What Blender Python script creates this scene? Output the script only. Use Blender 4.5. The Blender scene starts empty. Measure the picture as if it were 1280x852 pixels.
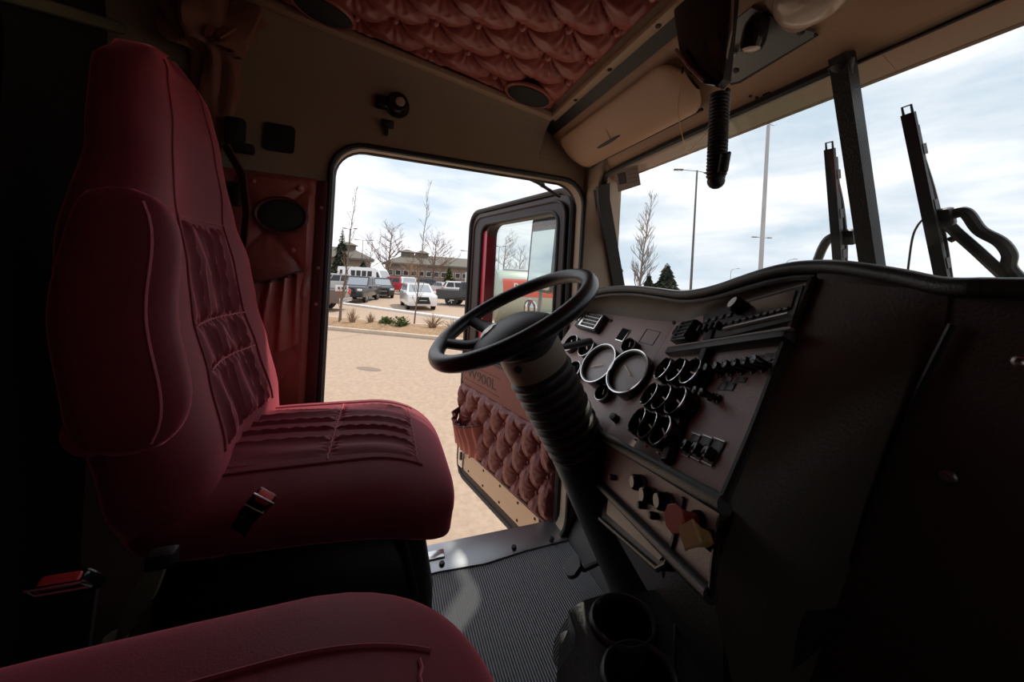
import bpy, bmesh, math, random
from mathutils import Vector as V, Matrix
random.seed(7)
PI = math.pi
scene = bpy.context.scene
COL = scene.collection

# ------------------------------------------------------------------ camera
YAW, ROLL, FOC = math.radians(20), math.radians(3.1), 440.0
PPX, PPY = 640.0, 348.0
CAM = V((.43, 0, 1.10))
cF = V((-math.cos(YAW), math.sin(YAW), 0))
cR0 = V((math.sin(YAW), math.cos(YAW), 0))
cU0 = V((0, 0, 1))
cR = math.cos(ROLL)*cR0 + math.sin(ROLL)*cU0
cU = math.cos(ROLL)*cU0 - math.sin(ROLL)*cR0
cd = bpy.data.cameras.new('camera')
cd.sensor_fit = 'HORIZONTAL'; cd.sensor_width = 36
cd.lens = 36*FOC/1280
cd.shift_y = -(426-PPY)/1280
cd.clip_start = .01; cd.clip_end = 2000
cam = bpy.data.objects.new('camera', cd); COL.objects.link(cam)
m = Matrix((cR, cU, -cF)).transposed().to_4x4(); m.translation = CAM
cam.matrix_world = m
scene.camera = cam

# ------------------------------------------------------------------ world, sun, exposure
w = bpy.data.worlds.new('sky'); scene.world = w; w.use_nodes = True
nt = w.node_tree; nt.nodes.clear()
N = nt.nodes.new; L = nt.links.new
out = N('ShaderNodeOutputWorld'); bg = N('ShaderNodeBackground')
tc = N('ShaderNodeTexCoord'); mp = N('ShaderNodeMapping'); mp.inputs['Scale'].default_value = (1.6, 1.6, 7.0)
no = N('ShaderNodeTexNoise'); no.inputs['Scale'].default_value = 1.5; no.inputs['Detail'].default_value = 7; no.inputs['Roughness'].default_value = .55
no.inputs['Distortion'].default_value = .35
rp = N('ShaderNodeValToRGB')
rp.color_ramp.elements[0].position = .36; rp.color_ramp.elements[0].color = (.47, .545, .62, 1)
rp.color_ramp.elements[1].position = .60; rp.color_ramp.elements[1].color = (.80, .79, .81, 1)
e = rp.color_ramp.elements.new(.48); e.color = (.61, .64, .695, 1)
L(tc.outputs['Generated'], mp.inputs['Vector']); L(mp.outputs['Vector'], no.inputs['Vector'])
L(no.outputs['Fac'], rp.inputs['Fac']); L(rp.outputs['Color'], bg.inputs['Color']); L(bg.outputs[0], out.inputs[0])
bg.inputs['Strength'].default_value = 1.2
sd = bpy.data.lights.new('sun', 'SUN'); sd.energy = 2.8; sd.angle = math.radians(1.5); sd.color = (1, .9, .78)
sun = bpy.data.objects.new('sun', sd); COL.objects.link(sun)
sun.rotation_euler = V((-.44, .48, .84)).to_track_quat('Z', 'Y').to_euler()
vs = scene.view_settings
vs.view_transform = 'Standard'; vs.look = 'None'; vs.gamma = 1; vs.exposure = 0.4; vs.use_curve_mapping = False
scene.cycles.max_bounces = 10; scene.cycles.diffuse_bounces = 6; scene.cycles.transparent_max_bounces = 16
scene.cycles.sample_clamp_indirect = 6

# ------------------------------------------------------------------ helpers
def ray(x, y): return cF + cR*((x-PPX)/FOC) + cU*((PPY-y)/FOC)
def at(x, y, X=None, Y=None, Z=None, d=None, pl=None, off=0):
    v = ray(x, y)
    if X is not None: t = (X-CAM.x)/v.x
    elif Y is not None: t = (Y-CAM.y)/v.y
    elif Z is not None: t = (Z-CAM.z)/v.z
    elif pl is not None: t = (pl[0]+pl[1]*off-CAM).dot(pl[1])/v.dot(pl[1])
    else: t = d
    return CAM + v*t
GZ = -1.25
def gnd(x, y): return at(x, y, Z=GZ)

MATS = {}
def mat(name, col, rough=.5, metal=0, bump=0, bscale=200, col2=None, cscale=8, sheen=0, coat=0, emit=0, spec=.5, wave=None, detail=4):
    if name in MATS: return MATS[name]
    mt = bpy.data.materials.new(name); mt.use_nodes = True; t = mt.node_tree
    b = t.nodes['Principled BSDF']
    b.inputs['Base Color'].default_value = (*col, 1); b.inputs['Roughness'].default_value = rough; b.inputs['Metallic'].default_value = metal
    b.inputs['Specular IOR Level'].default_value = spec
    if sheen: b.inputs['Sheen Weight'].default_value = min(1, sheen); b.inputs['Sheen Roughness'].default_value = .3; b.inputs['Sheen Tint'].default_value = (1, .28, .36, 1)
    if coat: b.inputs['Coat Weight'].default_value = coat; b.inputs['Coat Roughness'].default_value = .08
    if emit: b.inputs['Emission Color'].default_value = (*col, 1); b.inputs['Emission Strength'].default_value = emit
    tcn = t.nodes.new('ShaderNodeTexCoord')
    if col2:
        n = t.nodes.new('ShaderNodeTexNoise'); n.inputs['Scale'].default_value = cscale; n.inputs['Detail'].default_value = detail
        r = t.nodes.new('ShaderNodeValToRGB')
        r.color_ramp.elements[0].position = .35; r.color_ramp.elements[0].color = (*col, 1)
        r.color_ramp.elements[1].position = .65; r.color_ramp.elements[1].color = (*col2, 1)
        t.links.new(tcn.outputs['Object'], n.inputs['Vector']); t.links.new(n.outputs['Fac'], r.inputs['Fac']); t.links.new(r.outputs['Color'], b.inputs['Base Color'])
    if bump:
        n = t.nodes.new('ShaderNodeTexNoise'); n.inputs['Scale'].default_value = bscale; n.inputs['Detail'].default_value = 3
        bp = t.nodes.new('ShaderNodeBump'); bp.inputs['Strength'].default_value = bump; bp.inputs['Distance'].default_value = .002
        t.links.new(tcn.outputs['Object'], n.inputs['Vector']); t.links.new(n.outputs['Fac'], bp.inputs['Height']); t.links.new(bp.outputs[0], b.inputs['Normal'])
    if wave:
        wn = t.nodes.new('ShaderNodeTexWave'); wn.bands_direction = wave[0]; wn.inputs['Scale'].default_value = wave[1]
        bp = t.nodes.new('ShaderNodeBump'); bp.inputs['Strength'].default_value = wave[2]; bp.inputs['Distance'].default_value = .004
        t.links.new(tcn.outputs['Object'], wn.inputs['Vector']); t.links.new(wn.outputs['Fac'], bp.inputs['Height']); t.links.new(bp.outputs[0], b.inputs['Normal'])
    if sheen > 1:      # velvet pile: a second layer of fibres standing on the cloth
        sh = t.nodes.new('ShaderNodeBsdfSheen'); sh.inputs['Color'].default_value = (.95, .17, .25, 1); sh.inputs['Roughness'].default_value = .32
        ad = t.nodes.new('ShaderNodeAddShader'); mo = t.nodes['Material Output']
        t.links.new(b.outputs[0], ad.inputs[0]); t.links.new(sh.outputs[0], ad.inputs[1]); t.links.new(ad.outputs[0], mo.inputs['Surface'])
    MATS[name] = mt
    return mt
def glassmat(name, tint=(.93, .96, .96), gloss=.06, rough=.02):
    mt = bpy.data.materials.new(name); mt.use_nodes = True; t = mt.node_tree; t.nodes.clear()
    o = t.nodes.new('ShaderNodeOutputMaterial'); mx = t.nodes.new('ShaderNodeMixShader'); tr = t.nodes.new('ShaderNodeBsdfTransparent'); g = t.nodes.new('ShaderNodeBsdfGlossy')
    tr.inputs[0].default_value = (*tint, 1); g.inputs['Roughness'].default_value = rough; mx.inputs[0].default_value = gloss
    t.links.new(tr.outputs[0], mx.inputs[1]); t.links.new(g.outputs[0], mx.inputs[2]); t.links.new(mx.outputs[0], o.inputs[0])
    MATS[name] = mt; return mt

mat('velvet', (.22, .021, .036), .7, sheen=1.5, bump=.25, bscale=500, col2=(.19, .018, .031), cscale=14)
mat('velvet_seam', (.6, .16, .19), .7)
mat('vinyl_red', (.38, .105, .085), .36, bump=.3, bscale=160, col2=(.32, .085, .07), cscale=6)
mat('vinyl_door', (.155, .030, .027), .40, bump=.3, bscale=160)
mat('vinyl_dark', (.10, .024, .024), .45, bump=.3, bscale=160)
mat('emboss', (.035, .009, .008), .5)
mat('button', (.5, .19, .16), .28)
mat('tan', (.36, .28, .20), .6, bump=.35, bscale=260)
mat('tan_panel', (.50, .32, .21), .5, bump=.3, bscale=220)
mat('tan_trim', (.46, .33, .23), .5)
mat('black', (.02, .0195, .0195), .42, bump=.35, bscale=320)
mat('black_soft', (.10, .085, .070), .5, bump=.5, bscale=240)
mat('console', (.03, .029, .027), .27, bump=.2, bscale=150)
mat('gloss_black', (.008, .008, .009), .16)
mat('rubber', (.014, .014, .015), .5)
mat('boot_rubber', (.05, .047, .045), .42)
mat('wheel_leather', (.012, .012, .013), .33, bump=.2, bscale=300)
mat('taupe', (.43, .32, .30), .42, bump=.3, bscale=200, col2=(.38, .285, .265), cscale=9)
mat('chrome', (.75, .74, .74), .16, 1)
mat('satin_metal', (.5, .47, .44), .38, 1)
mat('gauge_face', (.012, .012, .013), .8, spec=.08)
mat('big_dial', (.50, .46, .47), .35, spec=.5)  # pale grey paints the glass reflection into the large dials
mat('gauge_glass', (.05, .05, .062), .10, spec=1.0, coat=.5)
mat('needle', (.95, .72, .5), .5)
mat('white_print', (.6, .6, .6), .5)
mat('label_plate', (.085, .078, .08), .45)
mat('olive_shroud', (.32, .26, .20), .45, bump=.2)
mat('beige_metal', (.52, .40, .30), .28, .55)
mat('mat_rubber', (.12, .118, .13), .42, wave=('Y', 38, .7))
mat('sill_metal', (.42, .42, .44), .32, .9)
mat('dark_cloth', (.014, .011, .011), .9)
mat('curtain', (.26, .11, .075), .7, bump=.4, bscale=90)
mat('strap', (.02, .019, .021), .6)
mat('red_button', (.75, .07, .08), .4)
mat('red_knob', (.55, .06, .07), .4); mat('red_face_lit', (.9, .36, .30), .45)  # red face paler than its body: door light painted into the colour
mat('yellow_knob', (.75, .48, .16), .4); mat('yellow_face_lit', (.95, .70, .36), .45)  # yellow face likewise brightened, light from the doorway put into its colour
mat('lens', (.55, .42, .34), .25, coat=.5)
mat('speaker', (.022, .026, .022), .7, bump=1, bscale=900)
mat('door_shell', (.04, .010, .012), .35)
mat('door_edge', (.42, .015, .04), .25, coat=.5)
mat('dark_maroon', (.020, .008, .009), .5)
mat('mirror', (.82, .84, .86), .02, 1)
mat('mirror_shell', (.20, .21, .21), .35, .3)
mat('mirror_frame', (.06, .065, .065), .35)
mat('ext_visor', (.20, .19, .13), .35, .3, col2=(.26, .15, .11), cscale=4)  # olive and brown mottling paints reflections into the steel
mat('lever', (.17, .16, .10), .5)
mat('asphalt', (.41, .305, .225), .9, bump=.8, bscale=40, col2=(.34, .25, .185), cscale=14, detail=9)
mat('road', (.50, .40, .33), .9, col2=(.46, .36, .295), cscale=.6)
mat('stain', (.22, .16, .13), .8)
mat('concrete', (.56, .46, .36), .85, col2=(.48, .39, .3), cscale=3)
mat('mulch', (.36, .23, .13), .95, bump=1, bscale=20, col2=(.22, .14, .08), cscale=9)
mat('white_paint', (.80, .78, .76), .7)
mat('wood', (.24, .17, .12), .8); mat('bark', (.17, .115, .085), .9); mat('bark_grey', (.22, .18, .15), .9)
mat('twig', (.33, .21, .13), .9); mat('conifer', (.022, .032, .016), .9, col2=(.035, .05, .022), cscale=3)
mat('conifer_yellow', (.10, .11, .03), .9); mat('shrub', (.09, .12, .03), .9)
mat('pole', (.09, .085, .085), .5, .3); mat('pole_grey', (.42, .42, .42), .5, .3)
mat('lamp_glass', (.75, .75, .72), .3)
mat('building_wall', (.235, .19, .155), .9, col2=(.20, .16, .13), cscale=.4); mat('building_roof', (.13, .12, .10), .85)
mat('pane_dark', (.02, .022, .025), .12); mat('pane_light', (.30, .33, .36), .12)
mat('tyre', (.014, .014, .014), .7); mat('hubcap', (.6, .6, .6), .25, .9)
for n_, c_ in dict(brown=(.13, .095, .085), charcoal=(.05, .05, .055), white=(.80, .80, .80), red=(.42, .012, .025), black=(.016, .016, .02), silver=(.45, .46, .47), darkgreen=(.02, .025, .025)).items():
    mat('car_'+n_, c_, .22, coat=.6)
mat('tail_red', (.75, .03, .03), .3); mat('headlight', (.85, .85, .85), .1, coat=.6)
mat('tank', (.50, .54, .46), .35, .5); mat('tank_red', (.75, .07, .03), .4); mat('tank_white', (.9, .9, .88), .4)
mat('sticker', (.20, .15, .13), .6); mat('sticker_ink', (.03, .025, .025), .7)
glassmat('glass_windshield', (.95, .97, .97), .035); glassmat('glass_tinted', (.8, .82, .82), .06); glassmat('glass_door', (.86, .90, .89), .07)

ROOT = {}
def tag(o, label=None, cat=None, group=None, kind=None):
    if label: o['label'] = label
    if cat: o['category'] = cat
    if group: o['group'] = group
    if kind: o['kind'] = kind
    return o
def empty(name, loc, label=None, cat=None, group=None, kind=None):
    o = bpy.data.objects.new(name, None); COL.objects.link(o); o.location = loc; o.empty_display_size = .05
    return tag(o, label, cat, group, kind)
def rootloc(p):
    l = V((0, 0, 0))
    while p is not None: l += p.location; p = p.parent
    return l
def frame(o, ex, ey, ez=None):
    ex = V(ex).normalized(); ey = V(ey); ey = (ey-ex*ey.dot(ex)).normalized()
    ez = ex.cross(ey) if ez is None else V(ez)
    mm = Matrix((ex, ey, ez)).transposed().to_4x4(); mm.translation = V(o); return mm
def T(x, y, z): return Matrix.Translation((x, y, z))
def RX(a): return Matrix.Rotation(a, 4, 'X')
def RY(a): return Matrix.Rotation(a, 4, 'Y')
def RZ(a): return Matrix.Rotation(a, 4, 'Z')
I4 = Matrix.Identity(4)
def catmull(pts, n=6, closed=False):
    pts = [V(p) for p in pts]; o = []; k = len(pts)
    rng = range(k) if closed else range(k-1)
    for i in rng:
        p0 = pts[(i-1) % k] if closed or i > 0 else pts[0]; p1 = pts[i]; p2 = pts[(i+1) % k]; p3 = pts[(i+2) % k] if closed or i < k-2 else pts[-1]
        for j in range(n):
            t = j/n
            o.append(.5*((2*p1)+(p2-p0)*t+(2*p0-5*p1+4*p2-p3)*t*t+(3*p1-p0-3*p2+p3)*t**3))
    if not closed: o.append(pts[-1])
    return o
def rrect(x0, y0, x1, y1, r, n=5):
    o = []
    for cx, cy, a0 in ((x1-r, y1-r, 0), (x0+r, y1-r, 90), (x0+r, y0+r, 180), (x1-r, y0+r, 270)):
        for i in range(n+1):
            a = math.radians(a0+90*i/n); o.append((cx+r*math.cos(a), cy+r*math.sin(a)))
    return o
def circ(r, n=24, cx=0, cy=0, ry=None): return [(cx+r*math.cos(2*PI*i/n), cy+(ry or r)*math.sin(2*PI*i/n)) for i in range(n)]

class B:
    def __init__(s): s.v = []; s.f = []
    def add(s, vs, fs, M=I4):
        k = len(s.v); s.v += [M @ V(p) for p in vs]; s.f += [tuple(i+k for i in q) for q in fs]; return s
    def bm(s, b, M=I4):
        b.verts.index_update(); s.add([v.co.copy() for v in b.verts], [[v.index for v in f.verts] for f in b.faces], M); b.free(); return s
    def box(s, size, M=I4, bev=0, seg=2):
        b = bmesh.new(); bmesh.ops.create_cube(b, size=1)
        for v in b.verts: v.co = V((v.co.x*size[0], v.co.y*size[1], v.co.z*size[2]))
        if bev: bmesh.ops.bevel(b, geom=b.edges[:], offset=bev, segments=seg, affect='EDGES', profile=.5)
        return s.bm(b, M)
    def bxx(s, x0, x1, y0, y1, z0, z1, bev=0, M=I4): return s.box((x1-x0, y1-y0, z1-z0), M @ T((x0+x1)/2, (y0+y1)/2, (z0+z1)/2), bev)
    def bar(s, a, b, w, h, up=(0, 0, 1), bev=0):
        a = V(a); b = V(b); d = b-a; ex = d.normalized(); up = V(up)
        ez = (up-ex*up.dot(ex)).normalized(); ey = ez.cross(ex)
        return s.box((d.length, w, h), frame((a+b)/2, ex, ey), bev)
    def lathe(s, prof, M=I4, n=24, sx=1, sy=1, cap=True):
        vs = []; fs = []; k = len(prof)
        for i in range(n):
            a = 2*PI*i/n
            for r, z in prof: vs.append((r*math.cos(a)*sx, r*math.sin(a)*sy, z))
        for i in range(n):
            for j in range(k-1):
                a, b = i*k+j, ((i+1) % n)*k+j; fs.append((a, b, b+1, a+1))
        if cap and prof[0][0] > 1e-6: fs.append(tuple(((n-1-i)*k) for i in range(n)))
        if cap and prof[-1][0] > 1e-6: fs.append(tuple(i*k+k-1 for i in range(n)))
        return s.add(vs, fs, M)
    def tube(s, path, r, n=8, closed=False, cap=True, sq=1.0, up=(0, 0, 1)):
        path = [V(p) for p in path]; k = len(path); vs = []; fs = []
        rr = r if hasattr(r, '__len__') else [r]*k
        pn = None
        for i, p in enumerate(path):
            t = (path[(i+1) % k]-path[i-1]) if closed else (path[min(i+1, k-1)]-path[max(i-1, 0)])
            t = t.normalized() if t.length > 1e-9 else V((0, 0, 1))
            if pn is None:
                u = V(up); pn = u-t*u.dot(t)
                if pn.length < 1e-3: pn = V((1, 0, 0))-t*t.x
            pn = (pn-t*pn.dot(t)).normalized(); q = t.cross(pn)
            for j in range(n):
                a = 2*PI*j/n; vs.append(p+pn*(math.cos(a)*rr[i])+q*(math.sin(a)*rr[i]*sq))
        for i in range(k if closed else k-1):
            for j in range(n):
                a = i*n+j; b = i*n+(j+1) % n; c = ((i+1) % k)*n+(j+1) % n; d = ((i+1) % k)*n+j; fs.append((a, b, c, d))
        if cap and not closed: fs.append(tuple(range(n-1, -1, -1))); fs.append(tuple((k-1)*n+j for j in range(n)))
        return s.add(vs, fs)
    def grid(s, fn, nu, nv, M=I4, cu=False, cv=False):
        vs = [fn(i/(nu if cu else nu-1), j/(nv if cv else nv-1)) for i in range(nu) for j in range(nv)]; fs = []
        for i in range(nu if cu else nu-1):
            for j in range(nv if cv else nv-1):
                fs.append((i*nv+j, ((i+1) % nu)*nv+j, ((i+1) % nu)*nv+(j+1) % nv, i*nv+(j+1) % nv))
        return s.add(vs, fs, M)
    def loft(s, rings, closed=True, cap=True):
        k = len(rings[0]); vs = [p for r in rings for p in r]; fs = []
        for i in range(len(rings)-1):
            for j in range(k if closed else k-1):
                fs.append((i*k+j, i*k+(j+1) % k, (i+1)*k+(j+1) % k, (i+1)*k+j))
        if cap and closed: fs.append(tuple(range(k-1, -1, -1))); fs.append(tuple((len(rings)-1)*k+j for j in range(k)))
        return s.add(vs, fs)
    def plate(s, outer, z0, z1, M=I4, holes=(), bev=0):
        b = bmesh.new(); es = []
        for lp in (outer, *holes):
            vs = [b.verts.new((p[0], p[1], z0)) for p in lp]
            es += [b.edges.new((vs[i], vs[(i+1) % len(vs)])) for i in range(len(vs))]
        if holes: bmesh.ops.triangle_fill(b, use_beauty=True, edges=es)
        else: b.faces.new(b.verts[:])
        r = bmesh.ops.extrude_face_region(b, geom=b.faces[:])
        for v in r['geom']:
            if isinstance(v, bmesh.types.BMVert): v.co.z = z1
        bmesh.ops.recalc_face_normals(b, faces=b.faces[:])
        if bev:
            top = [e for e in b.edges if all(abs(v.co.z-z1) < 1e-6 for v in e.verts) and any(all(abs(v.co.z-z1) < 1e-6 for v in f.verts) for f in e.link_faces) and not all(all(abs(v.co.z-z1) < 1e-6 for v in f.verts) for f in e.link_faces)]
            bmesh.ops.bevel(b, geom=top, offset=bev, segments=2, affect='EDGES')
        return s.bm(b, M)
    def sphere(s, r, M=I4, n=12):
        b = bmesh.new(); bmesh.ops.create_uvsphere(b, u_segments=n*2, v_segments=n, radius=r); return s.bm(b, M)
    def mesh(s, name, mt, smooth=True, off=V((0, 0, 0))):
        me = bpy.data.meshes.new(name); me.from_pydata([p-off for p in s.v], [], s.f); me.update()
        b = bmesh.new(); b.from_mesh(me); bmesh.ops.recalc_face_normals(b, faces=b.faces[:]); b.to_mesh(me); b.free()
        me.materials.append(MATS[mt])
        if smooth:
            me.polygons.foreach_set('use_smooth', [True]*len(me.polygons))
            try: me.set_sharp_from_angle(angle=math.radians(38))
            except Exception: pass
        return me
    def build(s, name, mt, parent=None, smooth=True, label=None, cat=None, group=None, kind=None, loc=None):
        off = rootloc(parent) if parent else (V(loc) if loc is not None else V((0, 0, 0)))
        o = bpy.data.objects.new(name, s.mesh(name, mt, smooth, off)); COL.objects.link(o)
        if parent: o.parent = parent
        elif loc is not None: o.location = loc
        return tag(o, label, cat, group, kind)
def inst(me, name, parent, M):
    """Object sharing mesh data, placed by a world matrix under a parent that is only translated."""
    o = bpy.data.objects.new(name, me); COL.objects.link(o); o.parent = parent
    o.matrix_local = Matrix.Translation(-rootloc(parent)) @ M
    return o
def kid(me, name, parent):
    o = bpy.data.objects.new(name, me); COL.objects.link(o); o.parent = parent; return o
def text(name, s, size, M, mt, parent, extrude=.001):
    c = bpy.data.curves.new(name, 'FONT'); c.body = s; c.size = size; c.extrude = extrude; c.align_x = 'CENTER'; c.align_y = 'CENTER'
    t = bpy.data.objects.new(name, c); dg = bpy.context.evaluated_depsgraph_get()
    COL.objects.link(t); dg = bpy.context.evaluated_depsgraph_get(); me = bpy.data.meshes.new_from_object(t.evaluated_get(dg)); COL.objects.unlink(t); bpy.data.objects.remove(t)
    me.materials.clear(); me.materials.append(MATS[mt])
    return inst(me, name, parent, M)
def copy_tree(o, parent=None, skip=()):
    c = o.copy(); COL.objects.link(c); c.parent = parent
    if parent: c.matrix_parent_inverse = o.matrix_parent_inverse.copy()
    for ch in [x for x in bpy.data.objects if x.parent == o]:
        if ch.name.split('.')[0] not in skip: copy_tree(ch, c, skip)
    return c
def tuft(x, y, a, b, A, rad=.5):
    """button tufting: round pillows, deep dimples at the buttons, shallow pleats between them"""
    t1 = x/(2*a)+y/(2*b); t2 = x/(2*a)-y/(2*b)
    s1 = abs(math.sin(PI*t1)); s2 = abs(math.sin(PI*t2))
    i, j = round(t1), round(t2); dx = x-a*(i+j); dy = y-b*(i-j); d = math.hypot(dx, dy); r0 = min(a, b)*rad
    dim = math.exp(-(d/r0)**1.4)
    th = math.atan2(dy, dx)
    h = .30*(min(1, s1*2.2)*min(1, s2*2.2))**.5+.70*(s1*s2)**.22-.75*dim+.07*math.sin(11*th)*math.exp(-((d-r0)/r0)**2)
    return A*max(-.35, h)

# ================================================================== THE CAB
def ceilZ(y): return 1.73+(.57-y)*.15
WX = -.90
# ---- floor
fl = B().bxx(-.99, .99, -2.2, .86, -.06, 0).build('floor', 'mat_rubber', label='dark ribbed rubber floor mat of the cab', cat='floor', kind='structure')
B().bar((-.8, .83, .0), (-.8+1.7, .83, .0), .02, .02).bar((0, .80, -.03), (0, .97, .34), 1.8, .04, up=(0, -.8, .6)).build('toe_board', 'rubber', fl)
fw = B().bxx(-.99, .99, .97, 1.02, -.06, 1.0).build('wall_front', 'black', label='black firewall behind the dashboard', cat='wall', kind='structure')
# sill strip along the door opening
sl = empty('trim_1', (-.92, .3, 0), 'worn silver metal sill plate at the open doorway', 'sill plate', kind='structure')
B().loft([[(-.99, y, -.02), (-.99, y, .016), (-.90+dx, y, .018), (-.865+dx, y, .006), (-.865+dx, y, -.02)] for y, dx in ((-.2, 0), (.1, 0), (.25, .0), (.42, .012), (.6, -.005), (.84, -.01))]).build('sill_strip', 'sill_metal', sl)
for y in (.26, .55, .72): B().lathe([(0, .006), (.009, .005), (.011, 0)], T(-.885, y, .016), 12).build('rivet', 'rubber', sl)
B().bxx(-.945, -.905, .14, .275, .018, .026, .003).build('latch_plate', 'chrome', sl)

# ---- left wall with the door opening
OUT = [(-2.2, -.09), (.985, -.09), (.985, 1.80), (.57, 1.80), (-2.2, 2.2)]
OPEN = rrect(-.185, -.03, .795, 1.53, .105, 7)
WM = Matrix(((0, 0, 1, 0), (1, 0, 0, 0), (0, 1, 0, 0), (0, 0, 0, 1)))   # (u,v,w) -> (w,u,v)
wl = B().plate(OUT, -.99, WX, WM, holes=(OPEN,)).build('wall_left', 'tan', label='tan vinyl cab side wall around the open doorway', cat='wall', kind='structure')
B().tube([(WX+.003, y, z) for y, z in OPEN], .011, 8, closed=True).build('door_seal', 'rubber', wl)
B().tube([(-.972, y, z) for y, z in rrect(-.19, -.035, .80, 1.535, .105, 7)], .012, 8, closed=True).build('outer_seal', 'dark_maroon', wl)
# cove between wall and ceiling
def cove(sx):
    def f(u, v):
        y = -2.2+2.78*u; zc = ceilZ(y); a = v*PI/2
        return (sx*(.90-.125*(1-math.cos(a))), y, 1.60+(zc-1.60)*math.sin(a)**.8)
    return f
B().grid(cove(-1), 20, 9).build('cove', 'tan', wl)
# right wall, out of view; its window is sized and placed for the light
OPR = rrect(.46, .78, .77, 1.46, .07, 6)
wr = B().plate(OUT, .90, .99, WM, holes=(OPR,)).build('wall_right', 'tan', label='tan cab side wall on the passenger side', cat='wall', kind='structure')
B().grid(cove(1), 20, 9).build('cove', 'tan', wr)
B().plate(OPR, .935, .941, WM).build('window_pane', 'glass_tinted', wr)
# rear of the sleeper
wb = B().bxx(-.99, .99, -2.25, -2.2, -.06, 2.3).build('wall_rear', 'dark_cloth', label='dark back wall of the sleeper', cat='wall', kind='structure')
# bulkhead arch between cab and sleeper
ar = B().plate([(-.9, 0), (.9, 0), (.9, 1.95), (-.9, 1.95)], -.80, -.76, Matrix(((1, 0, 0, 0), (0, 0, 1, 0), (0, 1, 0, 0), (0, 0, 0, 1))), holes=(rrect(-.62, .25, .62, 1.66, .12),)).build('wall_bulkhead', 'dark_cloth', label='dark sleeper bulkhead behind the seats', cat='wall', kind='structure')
B().bar(at(-60, -28, Y=-.74), at(215, 55, Y=-.74), .03, .045, up=(0, -1, 0), bev=.01).build('bulkhead_trim', 'lever', ar)
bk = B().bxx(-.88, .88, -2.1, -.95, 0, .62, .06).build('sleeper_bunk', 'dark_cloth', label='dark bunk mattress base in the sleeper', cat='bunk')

# ---- ceiling: shell, tufted panel, trims
cl = B().add([(-.99, -2.2, ceilZ(-2.2)+.02), (.99, -2.2, ceilZ(-2.2)+.02), (.99, .6, 1.75), (-.99, .6, 1.75), (-.99, -2.2, ceilZ(-2.2)+.1), (.99, -2.2, ceilZ(-2.2)+.1), (.99, .6, 1.84), (-.99, .6, 1.84)],
             [(0, 1, 2, 3), (4, 7, 6, 5), (0, 4, 5, 1), (1, 5, 6, 2), (2, 6, 7, 3), (3, 7, 4, 0)]).build('ceiling', 'tan', label='cab ceiling with button tufted burgundy headliner', cat='ceiling', kind='structure')
TA, TB = .0625, .107
TX0, TY0 = -.771, -.006
def headl(u, v):
    x = -.772+1.544*u; y = -.86+1.415*v
    ed = min(1, min(x+.772, .772-x, y+.86, .555-y)/.03)
    return (x, y, ceilZ(y)+.012-.030*tuft(x-TX0, y-TY0, TA, TB, 1)*ed-.004*ed)
B().grid(headl, 341, 301).build('headliner', 'vinyl_red', cl)
bt = B().lathe([(0, .007), (.005, .0062), (.0085, .003), (.0095, -.002)], n=12).mesh('button', 'button')
for i in range(-9, 6):
    for j in range(-14, 27):
        x = TX0+TA*j; y = TY0+TB*i
        if (i+j) % 2 or abs(x) > .765 or not -.84 < y < .55: continue
        if any(((x-sx)/.085)**2+((y-sy)/.06)**2 < 1 for sx, sy in ((-.705, .435), (-.705, -.20))): continue
        inst(bt, 'button', cl, T(x, y, ceilZ(y)+.006) @ RX(PI) @ Matrix.Diagonal((1.15, 1.15, 1.6, 1)))
for y in (.435, -.20):
    s_ = empty('speaker_grille', (0, 0, 0)); s_.parent = cl
    Mx = T(-.70, y, ceilZ(y)-.026) @ RX(-.15)
    B().lathe([(0, -.006), (.5, -.005), (.92, 0), (1, .006), (1, .03)], Mx @ Matrix.Diagonal((.055, .078, 1, 1)), 32).build('speaker_cloth', 'speaker', s_)
    B().tube([Mx @ V((.057*math.cos(a), .080*math.sin(a), .008)) for a in [2*PI*k/32 for k in range(32)]], .007, 6, closed=True).build('speaker_ring', 'vinyl_red', s_)
# tan trim strips that frame the headliner
B().bar((-.785, -.9, ceilZ(-.9)-.01), (-.785, .575, ceilZ(.575)-.01), .035, .022, bev=.006).build('ceiling_trim_side', 'tan_trim', cl)
B().bar((-.80, .575, 1.722), (.80, .575, 1.722), .030, .022, bev=.006).build('ceiling_trim_front', 'tan_trim', cl)
B().bar((-.80, .612, 1.726), (.80, .612, 1.726), .008, .014).build('ceiling_trim_front', 'tan_trim', cl)
for x in (-.79, -.62, -.43, -.24, -.05):
    B().lathe([(0, .003), (.006, .002), (.007, 0)], T(x, .575, 1.710) @ RX(PI), 10).build('trim_screw', 'rubber', cl)

# ---- header over the windshield
HP = (V((0, .57, 1.73)), V((0, .17, .26)).normalized())
HD = V((0, .26, -.17)).normalized()
def hdr(s, x, off=0): return V((x, .57, 1.73))+HD*s-HP[1]*off
hd = empty('wall_header', (0, .7, 1.64), 'tan header panel above the windshield', 'header panel', kind='structure')
B().loft([[hdr(.075, x), hdr(.325, x), hdr(.335, x, -.02), hdr(.335, x, -.2), hdr(.06, x, -.2), hdr(.06, x, -.01)] for x in (-.97, -.5, 0, .5, .97)]).build('header_board', 'tan_panel', hd)
B().bar(hdr(.04, -.95, -.012), hdr(.04, .95, -.012), .085, .01, up=HP[1]).build('overhead_slot', 'rubber', hd)
B().tube([hdr(.322, -.86, .002), hdr(.322, -.4, .002), hdr(.322, 0, .002), hdr(.322, .86, .002)], .004, 6).build('header_seam', 'rubber', hd)
for px, py in ((938, 120), (946, 122)):
    p = at(px, py, pl=HP); B().lathe([(0, .001), (.004, .001), (.004, -.004)], frame(p, (1, 0, 0), HD, -HP[1]), 10).build('screw_hole', 'rubber', hd)
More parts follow.
